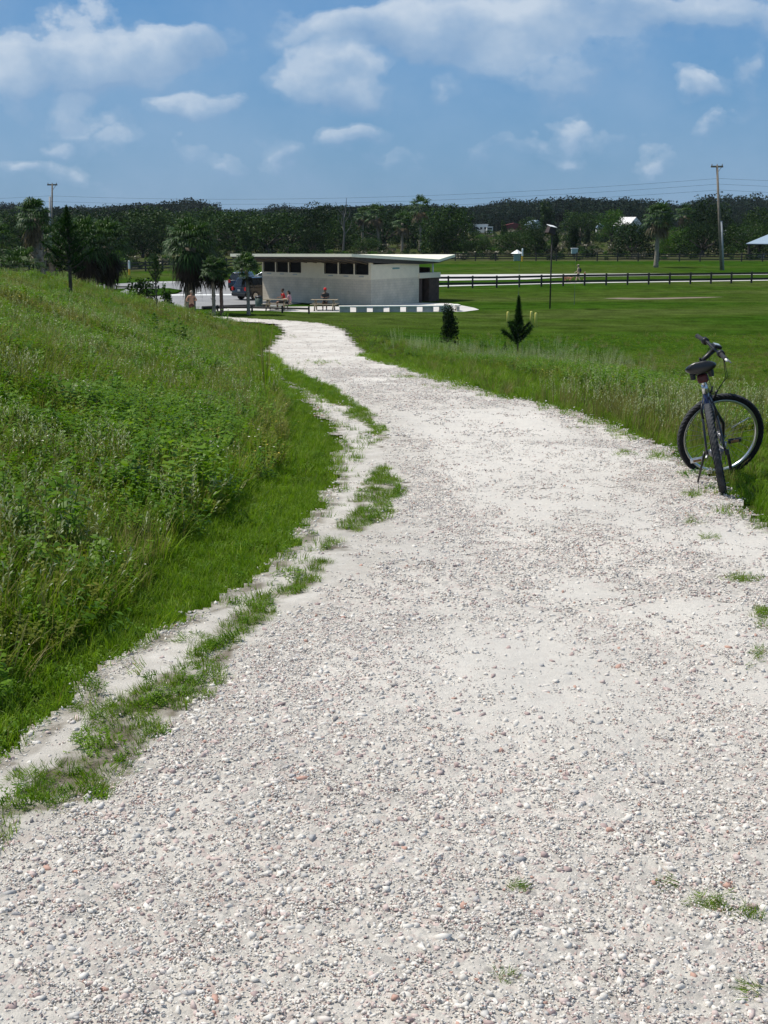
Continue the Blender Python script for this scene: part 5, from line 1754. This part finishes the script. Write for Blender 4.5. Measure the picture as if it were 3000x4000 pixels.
def skinned(name, joints, bones, mat, parent, sub=2, root=None):
    """one continuous surface grown over a jointed skeleton; joints: name -> (pos, radius)"""
    nm = list(joints); ix = {k: i for i, k in enumerate(nm)}
    me = bpy.data.meshes.new(name)
    me.from_pydata([tuple(joints[k][0]) for k in nm], [(ix[a], ix[b]) for a, b in bones], [])
    o = bpy.data.objects.new(name, me); C.objects.link(o)
    sk = o.modifiers.new('skin', 'SKIN'); sk.use_smooth_shade = True
    for i, k in enumerate(nm):
        r = joints[k][1]; r = (r, r) if not hasattr(r, '__len__') else r
        me.skin_vertices[0].data[i].radius = r
        me.skin_vertices[0].data[i].use_root = (k == (root or nm[0]))
    ss = o.modifiers.new('sub', 'SUBSURF'); ss.levels = sub; ss.render_levels = sub
    dg = bpy.context.evaluated_depsgraph_get(); dg.update()
    m2 = bpy.data.meshes.new_from_object(o.evaluated_get(dg))
    o.modifiers.clear(); o.data = m2
    m2.materials.clear(); m2.materials.append(mat)
    o.parent = parent
    return o


def person(label, loc, rz, pose, skin, shirt=None, bottom=M_GREYC, hair=M_HAIRD, hat=None, shoes=M_SHOE, scale=1.0, long_hair=False, extra=None, group=None, trousers=False):
    """faces +y in its own frame, feet at z=0; pose gives joint positions"""
    t = thing('person', label, 'person', loc, rz, group)
    t.scale = (scale,) * 3
    P = {k: Vector(v) for k, v in pose.items()}
    J = {'pelvis': (P['pelvis'], (.155, .115)), 'waist': (P['waist'], (.135, .10)), 'chest': (P['chest'], (.165, .115)), 'shoulders': (P['neck'] - Vector((0, 0, .07)), (.13, .085)),
         'neck': (P['neck'], .055), 'throat': (P['neck'].lerp(P['head'], .4), .058)}
    B = [('pelvis', 'waist'), ('waist', 'chest'), ('chest', 'shoulders'), ('shoulders', 'neck'), ('neck', 'throat')]
    for s in 'lr':
        J['sh' + s] = (P['sh' + s], .062); J['el' + s] = (P['el' + s], .043); J['wr' + s] = (P['wr' + s], .029)
        d = (P['wr' + s] - P['el' + s]).normalized(); J['ha' + s] = (P['wr' + s] + d * .07, (.040, .022))
        J['hip' + s] = (P['hip' + s], .088); J['kn' + s] = (P['kn' + s], .058); J['an' + s] = (P['an' + s], .038)
        J['ca' + s] = (P['kn' + s].lerp(P['an' + s], .33), .056)
        f = P.get('ft' + s, P['an' + s] + Vector((0, .15, -.05))); J['ft' + s] = (f, (.042, .03))
        B += [('shoulders', 'sh' + s), ('sh' + s, 'el' + s), ('el' + s, 'wr' + s), ('wr' + s, 'ha' + s), ('pelvis', 'hip' + s), ('hip' + s, 'kn' + s), ('kn' + s, 'ca' + s), ('ca' + s, 'an' + s), ('an' + s, 'ft' + s)]
    body = skinned('body', J, B, skin, t, 2, 'pelvis')
    # head, face and fingers joined into the same body mesh
    mb = MB(); H = P['head']; fw = P.get('face', Vector((0, 1, 0))).normalized(); sd = fw.cross(Vector((0, 0, 1))).normalized()
    mb.ball(H + Vector((0, 0, .02)), (.078, .095, .115), 14, 10)
    mb.ball(H + fw * .03 - Vector((0, 0, .05)), (.06, .07, .07), 12, 8)
    mb.tube([H + fw * .085 + Vector((0, 0, .03)), H + fw * .115 - Vector((0, 0, .015)), H + fw * .095 - Vector((0, 0, .02))], [.008, .015, .008], 6)
    mb.tube([H + fw * .092 - Vector((0, 0, .052)) - sd * .022, H + fw * .102 - Vector((0, 0, .052)), H + fw * .092 - Vector((0, 0, .052)) + sd * .022], [.004, .008, .004], 6)
    for s in (-1, 1): mb.ball(H + sd * .08 * s + Vector((0, 0, .0)), (.014, .022, .032), 6, 5)
    for s in 'lr':
        d = (P['wr' + s] - P['el' + s]).normalized(); base = P['wr' + s] + d * .085; lat = d.cross(Vector((0, .3, 1))).normalized()
        bend = lat.cross(d).normalized() * (.3 if s == 'l' else -.3)
        for k, L in enumerate((.068, .078, .072, .056)):
            a = base + lat * (k - 1.5) * .019
            mb.tube([a, a + d * L * .5 + bend * .012, a + d * L * .9 + bend * .05], [.0095, .0085, .006], 6)
        a = P['wr' + s] + d * .035 + lat * .035
        mb.tube([a, a + lat * .025 + d * .02, a + lat * .03 + d * .05], [.012, .010, .007], 6)
    hm = mb.mesh('head', skin, True)
    bm = bmesh.new(); bm.from_mesh(body.data); bm.from_mesh(hm); bm.to_mesh(body.data); bm.free()
    mb = MB()
    for s in (-1, 1): mb.ball(H + sd * .032 * s + fw * .082 + Vector((0, 0, .025)), .011, 6, 5)
    mb.build('eyes', M_EYE, t)
    mb = MB(); mb.ball(H + Vector((0, 0, .04)) - fw * .015, (.090, .100, .108), 14, 10)
    if long_hair: mb.tube([H - fw * .06 + Vector((0, 0, .05)), H - fw * .10 - Vector((0, 0, .08)), H - fw * .09 - Vector((0, 0, .22))], [.075, .07, .03], 8)
    mb.build('hair', hair, t, True)
    if hat:
        mb = MB(); mb.lathe([(.106, .0), (.108, .05), (.085, .11), (.02, .135)], H + Vector((0, 0, .055)), 16)
        mb.box(H + fw * .14 + Vector((0, 0, .065)), (.15, .13, .012), rotm(0, 0, math.atan2(-fw.x, fw.y)))
        mb.build('cap', hat, t, True)
    def grow(keys, extra_r): return {k: (J[k][0], tuple(x + extra_r for x in (J[k][1] if hasattr(J[k][1], '__len__') else (J[k][1],) * 2))) for k in keys}
    if shirt:
        JJ = grow(['waist', 'chest', 'shoulders', 'shl', 'shr'], .022); JJ['hem'] = (P['pelvis'].lerp(P['waist'], .3), (.165, .13))
        for s in 'lr': JJ['sl' + s] = (P['sh' + s].lerp(P['el' + s], .62), .066)
        skinned('shirt', JJ, [('hem', 'waist'), ('waist', 'chest'), ('chest', 'shoulders'), ('shoulders', 'shl'), ('shoulders', 'shr'), ('shl', 'sll'), ('shr', 'slr')], shirt, t, 2, 'chest')
    JJ = grow(['pelvis', 'hipl', 'hipr'], .025); BB = [('pelvis', 'hipl'), ('pelvis', 'hipr')]
    for s in 'lr':
        JJ['th' + s] = (P['hip' + s].lerp(P['kn' + s], .85), .085); BB.append(('hip' + s, 'th' + s))
        if trousers:
            JJ['lo' + s] = (P['kn' + s].lerp(P['an' + s], .9), .055); JJ['k2' + s] = (P['kn' + s], .078); BB += [('th' + s, 'k2' + s), ('k2' + s, 'lo' + s)]
    JJ['belt'] = (P['pelvis'].lerp(P['waist'], .5), (.155, .122)); BB.append(('pelvis', 'belt'))
    skinned('trousers' if trousers else 'shorts', JJ, BB, bottom, t, 2, 'pelvis')
    for s in 'lr':
        f = P.get('ft' + s, P['an' + s] + Vector((0, .15, -.05)))
        mb = MB(); mb.tube([P['an' + s] + Vector((0, -.05, -.045)), P['an' + s].lerp(f, .5) + Vector((0, 0, -.012)), f + Vector((0, .03, 0))], [.045, .050, .035], 8, flat=.9); mb.build('shoe', shoes, t, True)
    return t


STAND = dict(pelvis=(0, 0, .96), waist=(0, -.01, 1.12), chest=(0, .0, 1.32), neck=(0, 0, 1.50), head=(0, .02, 1.64),
             shl=(-.19, 0, 1.42), shr=(.19, 0, 1.42), ell=(-.27, -.02, 1.15), elr=(.27, -.02, 1.15), wrl=(-.28, .06, .90), wrr=(.28, .06, .90),
             hipl=(-.10, 0, .90), hipr=(.10, 0, .90), knl=(-.11, .02, .49), knr=(.11, .02, .49), anl=(-.11, 0, .08), anr=(.11, 0, .08))
RUN = dict(STAND, ell=(-.33, -.10, 1.17), elr=(.33, -.08, 1.17), wrl=(-.26, .14, 1.10), wrr=(.24, .14, 1.16), knl=(-.11, .24, .54), anl=(-.11, .10, .16), knr=(.11, -.02, .49), anr=(.11, -.28, .20))
WALK = dict(STAND, shl=(-.19, 0, 1.42), ell=(-.25, .10, 1.17), wrl=(-.25, .32, 1.02), knl=(-.10, .16, .50), anl=(-.10, .24, .09), knr=(.10, -.04, .49), anr=(.10, -.26, .12), wrr=(.27, -.08, .90))
SIT = dict(pelvis=(0, 0, .56), waist=(0, -.01, .72), chest=(0, .03, .92), neck=(0, .07, 1.10), head=(0, .10, 1.24),
           shl=(-.19, .04, 1.02), shr=(.19, .04, 1.02), ell=(-.26, .14, .80), elr=(.26, .14, .80), wrl=(-.12, .36, .80), wrr=(.12, .36, .80),
           hipl=(-.10, .02, .52), hipr=(.10, .02, .52), knl=(-.12, .44, .50), knr=(.12, .44, .50), anl=(-.12, .42, .08), anr=(.12, .42, .08))

p = col(744, 82)
person('shirtless sunburnt runner with maroon shorts seen from behind near the large dark palm', p, R(6), RUN, M_SKIN, None, M_MAROON, M_HAIRG, scale=1.0)


def seat_at(tb, lx, ly):
    return tb.matrix_basis @ Vector((lx, ly, 0))


bpy.context.view_layer.update()
z_ = 0
q_ = seat_at(T1, .35, .70)
person('person in a red shirt sitting at the far side of the left picnic table', (q_.x, q_.y, PLAIN + .03), T1.rotation_euler.z + R(-70) + PI, dict(SIT, head=(0, .06, 1.26)), M_SKIN3, M_REDC, M_GREYC, scale=1.08)
q_ = seat_at(T1, .98, -.15)
person('person in a pink top sitting at the right end of the left picnic table', (q_.x, q_.y, PLAIN + .03), T1.rotation_euler.z + R(90), SIT, M_SKIN2, M_PINK, M_BLKC, hair=M_HAIRD, long_hair=True, scale=1.02)
q_ = seat_at(T2, -.02, .72)
person('person in dark shirt and red cap sitting at the right picnic table', (q_.x, q_.y, PLAIN + .03), T2.rotation_euler.z + PI, SIT, M_SKIN3, M_GREYC, M_GREYC, hat=M_REDC, scale=1.10)
p = plain_hit(2258, 1105)
W1 = person('person walking a dog on the footpath with a black backpack', (p[0], p[1], PLAIN + .02), R(80), WALK, M_SKIN2, M_KHAKI, M_GREYC, hat=M_KHAKI, scale=1.02)
mb = MB(); mb.ball((0, -.20, 1.24), (.15, .11, .23), 12, 8); tag(mb.build('backpack', M_BLKC, None, True), 'black backpack on the back of the dog walker', 'backpack').matrix_world = Matrix.Translation(W1.location) @ Matrix.Rotation(R(80), 4, 'Z')
p = plain_hit(2284, 1104)
person('small child in bright orange walking behind the dog walker', (p[0], p[1], PLAIN + .02), R(80), WALK, M_SKIN2, M_ORNG, M_ORNG, hair=M_HAIRG, scale=.62)
p = plain_hit(380, 1128)
person('person in an orange top half hidden by the palms at the left', (p[0], p[1], PLAIN + .01), R(40), STAND, M_SKIN, M_ORNG, M_GREYC, scale=1.0)

# dog
p = plain_hit(2216, 1106)
dog = thing('dog', 'tan dog with a dark harness walking ahead of its owner on the footpath', 'dog', (p[0], p[1], PLAIN + .02), R(172))
DJ = {'hip': ((-.36, 0, .50), (.095, .10)), 'loin': ((-.16, 0, .51), (.085, .09)), 'rib': ((.08, 0, .49), (.11, .135)), 'chest': ((.28, 0, .50), (.10, .125)),
      'neck': ((.42, 0, .62), .075), 'poll': ((.52, 0, .74), .075), 'muz': ((.64, 0, .70), .042), 'nose': ((.72, 0, .69), .028),
      't1': ((-.47, 0, .55), .028), 't2': ((-.60, 0, .60), .022), 't3': ((-.70, 0, .70), .010)}
DB = [('hip', 'loin'), ('loin', 'rib'), ('rib', 'chest'), ('chest', 'neck'), ('neck', 'poll'), ('poll', 'muz'), ('muz', 'nose'), ('hip', 't1'), ('t1', 't2'), ('t2', 't3')]
for s, y in (('l', .09), ('r', -.09)):
    st_ = .08 if s == 'l' else -.08
    DJ.update({'th' + s: ((-.34, y, .40), .065), 'kn' + s: ((-.24 + st_, y, .32), .04), 'hk' + s: ((-.40 + st_, y, .17), .024), 'hp' + s: ((-.38 + st_ * 1.4, y, .03), .026),
               'sh' + s: ((.26, y, .40), .05), 'el' + s: ((.22 - st_ * .4, y, .32), .035), 'wr' + s: ((.25 - st_, y, .15), .022), 'fp' + s: ((.28 - st_ * 1.3, y, .03), .026)})
    DB += [('hip', 'th' + s), ('th' + s, 'kn' + s), ('kn' + s, 'hk' + s), ('hk' + s, 'hp' + s), ('chest', 'sh' + s), ('sh' + s, 'el' + s), ('el' + s, 'wr' + s), ('wr' + s, 'fp' + s)]
skinned('body', DJ, DB, surf('tan_fur', (.42, .20, .11), .9, .3, 9), dog, 2, 'rib')
for y in (-1, 1):
    mb = MB(); mb.tube([(.50, y * .05, .79), (.48, y * .085, .76), (.50, y * .09, .69)], [.02, .025, .010], 6, flat=.5); mb.build('ear', surf('brown_ear', (.28, .12, .07), .9), dog)
mb = MB(); mb.lathe([(.145, -.03), (.15, 0), (.145, .03)], (.16, 0, .49), 16, 'x'); mb.build('harness', M_GREYC, dog, True)

# ================================================================== bicycle
M_BLUE = surf('blue_frame_paint', (.006, .010, .055), .3, .05, coat=.7)
M_FRK = surf('black_frame_paint', (.005, .005, .010), .3, .05, coat=.7)
M_SILV = surf('polished_aluminium', (.62, .63, .65), .28, .05, 20, metal=.9)
M_STEEL = surf('dull_steel', (.25, .25, .26), .4, .1, metal=.8)
M_SADDLE = surf('saddle_vinyl', (.006, .006, .007), .36, .15, 12, spec=.6)
M_GRIP = surf('grip_rubber', (.018, .018, .020), .6, .15, 40, bump=.8, bscale=120)
M_DKRED = surf('dark_red_reflector', (.075, .008, .008), .5)
M_DUST = surf('dusty_tread', (.050, .052, .056), .85, .35, 14, bump=.5, bscale=60, spec=.2)
M_LCD = surf('screen_grey', (.35, .38, .38), .2)
WR = .335
FX = 1.04
AX0 = Vector((FX - .045, 0, WR - .012)); AXD = Vector((-.315, 0, .949)).normalized()
STEER = R(-74)
SM = Matrix.Translation(AX0) @ Matrix.Rotation(STEER, 4, AXD) @ Matrix.Translation(-AX0)


def wheel(parent, name, cx, steer):
    tr = (lambda v: SM @ Vector(v)) if steer else (lambda v: Vector(v))
    def fin(mb): mb.v = [tuple(tr(v)) for v in mb.v]; return mb
    c = (cx, 0, WR)
    mb = MB()
    mb.lathe([(.272, -.013), (.285, -.014), (.292, -.012), (.286, -.006), (.286, .006), (.292, .012), (.285, .014), (.272, .013), (.268, 0)], c, 64, 'y', cap=False)
    n = 64; mb.f += [tuple([8 * n + j, 8 * n + (j + 1) % n, (j + 1) % n, j]) for j in range(n)]; mb.m += [0] * n
    rim = fin(mb).build(name, M_SILV, parent, True)
    # tyre: round section with knobs
    mb = MB(); n, k = 120, 14; vs = []
    rc, rr = .309, .024
    for i in range(n):
        for j in range(k):
            a = 2 * PI * i / n; b = 2 * PI * j / k
            r2 = rr * (1.0 + (.10 if (i % 2 == 0 and 2 < j < 12 and math.cos(b) < .75) else 0))
            cb = math.cos(b); sb_ = math.sin(b)
            r1 = rc + r2 * cb
            vs.append((cx + r1 * math.cos(a), r2 * sb_, WR + r1 * math.sin(a)))
    def knob(i, j):
        b = 2 * PI * j / k; return .0035 if (math.cos(b) > -.1 and i % 2 == (0 if j % 2 else 1) and (j not in (0,))) else 0
    vs = []
    for i in range(n):
        for j in range(k):
            a = 2 * PI * i / n; b = 2 * PI * j / k; r2 = rr + knob(i, j); r1 = rc + r2 * math.cos(b)
            vs.append((cx + r1 * math.cos(a), r2 * math.sin(b), WR + r1 * math.sin(a)))
    fs = [(i * k + j, ((i + 1) % n) * k + j, ((i + 1) % n) * k + (j + 1) % k, i * k + (j + 1) % k) for i in range(n) for j in range(k)]
    mb.add(vs, fs)
    mb.m = [1 if math.cos(2 * PI * (f % k + .5) / k) > .72 else 0 for f in range(len(fs))]
    fin(mb).build('tyre', [M_RUB, M_DUST], rim)
    mb = MB(); mb.lathe([(.012, -.05), (.028, -.034), (.028, -.03), (.016, -.026), (.016, .026), (.028, .03), (.028, .034), (.012, .05)], c, 16, 'y'); fin(mb).build('hub', M_STEEL, rim, True)
    mb = MB()
    for i in range(32):
        a = 2 * PI * i / 32; s = 1 if i % 2 else -1; a0 = a + (.9 if (i // 2) % 2 else -.9)
        mb.tube([(cx + .026 * math.cos(a0), s * .031, WR + .026 * math.sin(a0)), (cx + .270 * math.cos(a), 0, WR + .270 * math.sin(a))], .0011, 4)
    fin(mb).build('spokes', M_STEEL, rim)
    return rim


b0 = hit(2832, 1944)
f0 = col(2868, 10.03)
head = math.atan2(f0.y - b0.y, f0.x - b0.x)
BIKE = thing('bicycle', 'black and blue mountain bicycle leaning on its kickstand at the right path edge', 'bicycle', b0 + Vector((0, 0, -.015)), 0)
LEAN = R(-13.2); BIKE.scale = (1.04,) * 3
slope = math.atan2(float(ground_z(b0.x + FX * math.cos(head), b0.y + FX * math.sin(head))) - float(ground_z(b0.x, b0.y)), FX)
BIKE.rotation_euler = (Matrix.Rotation(head, 3, 'Z') @ Matrix.Rotation(-slope, 3, 'Y') @ Matrix.Rotation(LEAN, 3, 'X')).to_euler()

wheel(BIKE, 'rear_wheel', 0, False)
wheel(BIKE, 'front_wheel', FX, True)


def T(pts, r, name, m, n=10, steer=False, parent=BIKE, smooth=True, flat=1.0):
    mb = MB(); mb.tube(pts, r, n, flat=flat)
    if steer: mb.v = [tuple(SM @ Vector(v)) for v in mb.v]
    return mb.build(name, m, parent, smooth)


BB_ = Vector((.425, 0, .295)); ST = Vector((.285, 0, .72)); HT0 = AX0 + AXD * .40; HT1 = AX0 + AXD * .53
fr = T([BB_, ST], .0165, 'frame', M_BLUE)
mbf = MB()
mbf.tube([HT0 - AXD * .005, HT1 + AXD * .005], .020, 12)
mbf.tube([ST - Vector((-.01, 0, .045)), HT1 - AXD * .03], .016, 10)
mbf.tube([BB_, HT0 + AXD * .03], .020, 10)
for s in (-1, 1):
    mbf.tube([(.40, s * .022, .30), (.30, s * .045, .315), (.0, s * .062, WR)], .010, 8)
    mbf.tube([(.285, s * .02, .685), (.20, s * .045, .60), (.0, s * .062, WR)], .0085, 8)
mbf.lathe([(.024, -.038), (.024, .038)], BB_, 14, 'y')
mbf.cur = 1; mbf.tube([BB_, ST], .0168, 10)
bpy.data.objects.remove(fr); mbf.build('frame', [M_FRK, M_BLUE], BIKE, True)
T([ST, ST + Vector((-.02, 0, .06))], .020, 'seat_clamp', M_SILV)
T([ST, (.245, 0, .845)], .0135, 'seat_post', M_SILV)
# saddle: wide padded rear, narrow nose
mb = MB(); vs = []; nn = 14; kk = 16
for i in range(nn):
    f = i / (nn - 1); x = .10 + f * .27
    hw = .084 * (1 - sstep(.12, .62, f)) + .030 + .0 * f
    if f < .08: hw *= .86
    if f > .93: hw *= .8
    zt = .905 + .012 * math.cos(f * 3) - .006; th_ = .10 * (1 - .5 * f)
    for j in range(kk):
        b = 2 * PI * j / kk
        y = hw * math.cos(b); dip = -.010 * math.exp(-(y / .022) ** 2) * (1 - f * .6) if math.sin(b) > 0 else 0
        z = zt + (.5 * th_) * (math.sin(b) if math.sin(b) > 0 else math.sin(b) * .95) * (1 if math.sin(b) < 0 else (1 - .25 * (y / hw) ** 2)) + dip
        vs.append((x, y, z))
fs = [(i * kk + j, (i + 1) * kk + j, (i + 1) * kk + (j + 1) % kk, i * kk + (j + 1) % kk) for i in range(nn - 1) for j in range(kk)]
fs += [tuple(range(kk)), tuple(range((nn - 1) * kk, nn * kk))]
mb.add(vs, fs); sad = mb.build('saddle', M_SADDLE, BIKE, True, sub=1)
mb = MB()
for s in (-1, 1): mb.tube([(.13, s * .05, .872), (.18, s * .025, .852), (.27, s * .022, .850), (.33, s * .012, .868)], .0045, 6)
mb.box((.235, 0, .850), (.05, .06, .03)); mb.build('saddle_rails', M_STEEL, sad)
mb = MB(); mb.box((.185, 0, .830), (.08, .075, .06)); mb.build('saddle_bag', M_DKRED, BIKE, bevel=.015)
for s in (-1, 1):
    mb = MB(); mb.lathe([(.018, 0), (.020, .04), (.016, .05)], (.135, s * .062, .835), 10); mb.build('saddle_spring', M_BLACK, BIKE)
# fork, head set, stem, bars: all turn with the steering
mb = MB()
mb.tube([HT0, HT0 - AXD * .035], .024, 10); cr_ = HT0 - AXD * .035
for s in (-1, 1):
    mb.tube([cr_ + Vector((0, s * .01, 0)), cr_ + Vector((.01, s * .055, -.005)), cr_ + Vector((.02, s * .062, -.06)), (FX - .02, s * .060, WR + .12), (FX, s * .055, WR)], [.016, .019, .019, .015, .010], 10)
mb.v = [tuple(SM @ Vector(v)) for v in mb.v]; mb.build('fork', M_BLACK, BIKE, True)
stt = HT1 + AXD * .075
CL_ = stt + Vector((.085, 0, .105))
T([HT1, stt, stt + AXD * .02 + Vector((.01, 0, 0)), CL_], [.014, .015, .017, .019], 'stem', M_BLACK, steer=True)
T([stt + Vector((-.005, 0, .02)), stt + AXD * .045], .008, 'stem_bolt', M_BLACK, 8, True)
def bar(f):  # f in metres along the bar, signed
    a = abs(f); s = 1 if f > 0 else -1
    return CL_ + Vector((-.10 * max(0, a - .05), f, .02 * min(1, a / .12)))
T([bar(-.30), bar(-.12), bar(-.05), bar(.05), bar(.12), bar(.30)], .0115, 'handlebar', M_BLACK, steer=True)
for s in (-1, 1):
    T([bar(s * .185), bar(s * .19), bar(s * .29), bar(s * .302)], [.0165, .0155, .0155, .0175], 'grip', M_GRIP, 12, True)
    T([bar(s * .150), bar(s * .182)], .027, 'shifter', M_BLACK, 16, True)
    g0 = bar(s * .125)
    T([g0, g0 + Vector((.03, s * .01, -.02)), g0 + Vector((.045, s * .05, -.035)), g0 + Vector((.05, s * .12, -.045))], [.013, .009, .007, .005], 'brake_lever', M_STEEL, 8, True)
T([bar(-.302), bar(-.308), bar(-.345)], [.007, .010, .008], 'bar_end', M_WHITE, 10, True)
mb = MB(); mb.box(CL_ + Vector((.0, -.04, .040)), (.060, .075, .024), rotm(0, R(12), 0)); mb.v = [tuple(SM @ Vector(v)) for v in mb.v]; bc = mb.build('bike_computer', M_BLACK, BIKE, bevel=.006)
mb = MB(); mb.box(CL_ + Vector((.0, -.04, .0535)), (.040, .050, .006), rotm(0, R(12), 0)); mb.v = [tuple(SM @ Vector(v)) for v in mb.v]; mb.build('screen', M_LCD, bc)
mb = MB(); mb.box(CL_ + Vector((.02, .05, .02)), (.04, .035, .03)); mb.v = [tuple(SM @ Vector(v)) for v in mb.v]; mb.build('bell', M_STEEL, BIKE, bevel=.006)
# cables
h1 = SM @ (bar(-.13) + Vector((.03, 0, -.02))); h2 = SM @ (bar(.13) + Vector((.03, 0, -.02)))
for k, (h_, e_) in enumerate(((h1, HT0 + Vector((.03, .02, -.06))), (h2, HT0 + Vector((-.04, -.03, -.02))), (h1, Vector((.80, -.03, .66))), (h2, SM @ (cr_ + Vector((.07, 0, -.03)))))):
    h_ = Vector(h_); e_ = Vector(e_); m_ = (h_ + e_) / 2 + Vector((.10 - .03 * k, (-.10, .09, -.06, .04)[k], -.03))
    T([h_, h_.lerp(m_, .5) + Vector((.03, 0, .01)), m_, m_.lerp(e_, .6) + Vector((.0, 0, -.03)), e_], .0026, 'cable', M_BLACK, 6)
# drive train
mb = MB(); mb.lathe([(.098, -.002), (.098, .002), (.05, .003), (.05, -.003)], BB_ + Vector((0, -.047, 0)), 40, 'y'); chr_ = mb.build('chainring', M_STEEL, BIKE)
mb = MB()
for k in range(6): mb.lathe([(.052 - .006 * k, -.0012), (.052 - .006 * k, .0012)], (0, -.030 - .004 * k, WR), 28, 'y')
mb.build('cassette', M_STEEL, BIKE)
T([(0, -.038, WR + .048), (.42, -.047, .295 + .098)], .004, 'chain', M_BLACK, 6, flat=.5)
T([(.03, -.045, WR - .10), (.42, -.047, .295 - .098)], .004, 'chain', M_BLACK, 6, flat=.5)
mb = MB(); mb.box((.01, -.075, WR - .075), (.05, .022, .12), rotm(0, R(-15), 0)); mb.box((.0, -.07, WR - .015), (.04, .03, .04)); mb.build('derailleur', M_BLACK, BIKE, bevel=.006)
for s in (-1, 1):
    an = R(8) if s < 0 else R(188)
    e = BB_ + Vector((math.cos(an) * .17, s * .075, math.sin(an) * .17))
    T([BB_ + Vector((0, s * .055, 0)), e], [.013, .010], 'crank', M_STEEL, 8, flat=.6)
    mb = MB(); c = e + Vector((0, s * .062, 0))
    for dx_ in (-.038, .038): mb.box(c + Vector((dx_, 0, 0)), (.012, .095, .024))
    for dy_ in (-.042, 0, .042): mb.box(c + Vector((0, dy_, 0)), (.07, .010, .016))
    pd = mb.build('pedal', M_SILV if s > 0 else M_BLACK, BIKE, bevel=.003)
    mb = MB(); mb.box(c + Vector((-.045, 0, 0)), (.004, .055, .016)); mb.build('reflector', surf('amber', (.25, .12, .03), .3), pd)
# brakes
for s in (-1, 1):
    T([(.17, s * .045, .555), (.155, s * .05, .60), (.16, s * .035, .665)], [.010, .008, .006], 'rear_brake_arm', M_BLACK, 8)
    mb = MB(); c = Vector((.125, s * .026, .60)); mb.box((.165, s * .026, .595), (.05, .012, .014)); mb.build('brake_pad', M_BLACK, BIKE)
    T([cr_ + Vector((.05, s * .05, -.03)), cr_ + Vector((.06, s * .045, .04))], [.010, .007], 'front_brake_arm', M_BLACK, 8, True)
# bottle-like pump bag on down tube, kickstand
mb = MB(); mb.tube([BB_.lerp(HT0, .38) + Vector((-.03, 0, .045)), BB_.lerp(HT0, .72) + Vector((-.03, 0, .045))], .034, 12); mb.build('bottle', M_BLACK, BIKE, True)
bpy.context.view_layer.update(); inv = BIKE.matrix_world.inverted()
kf = hit(2721, 1916)
kfl = inv @ Vector(kf)
T([(.06, .075, .345), (.055, .095, .29), kfl + Vector((0, 0, .012))], [.010, .008, .007], 'kickstand', M_BLACK, 8)
mb = MB(); mb.box((FX + .0, 0, WR), (.001, .001, .001)); 
ra = R(35)
mbr = MB(); mbr.tube([(FX + .10 * math.cos(ra), .012, WR + .10 * math.sin(ra)), (FX + .25 * math.cos(ra), .006, WR + .25 * math.sin(ra))], [.003, .005], 6); mbr.v = [tuple(SM @ Vector(v)) for v in mbr.v]
mbr.build('spoke_reflector', M_SILV, BIKE, True)

# ================================================================== air
def m_haze(nt, out):
    v = nt.nodes.new('ShaderNodeVolumePrincipled')
    v.inputs['Density'].default_value = .00005
    v.inputs['Color'].default_value = (.72, .82, .95, 1)
    v.inputs['Anisotropy'].default_value = .2
    nt.links.new(v.outputs[0], out.inputs['Volume'])
mb = MB(); mb.box((0, 300, 12), (6400, 5600, 40)); hz = mb.build('haze', nmat('air', m_haze))
tag(hz, 'thin pale summer haze over the far wood', 'haze', None, 'stuff')
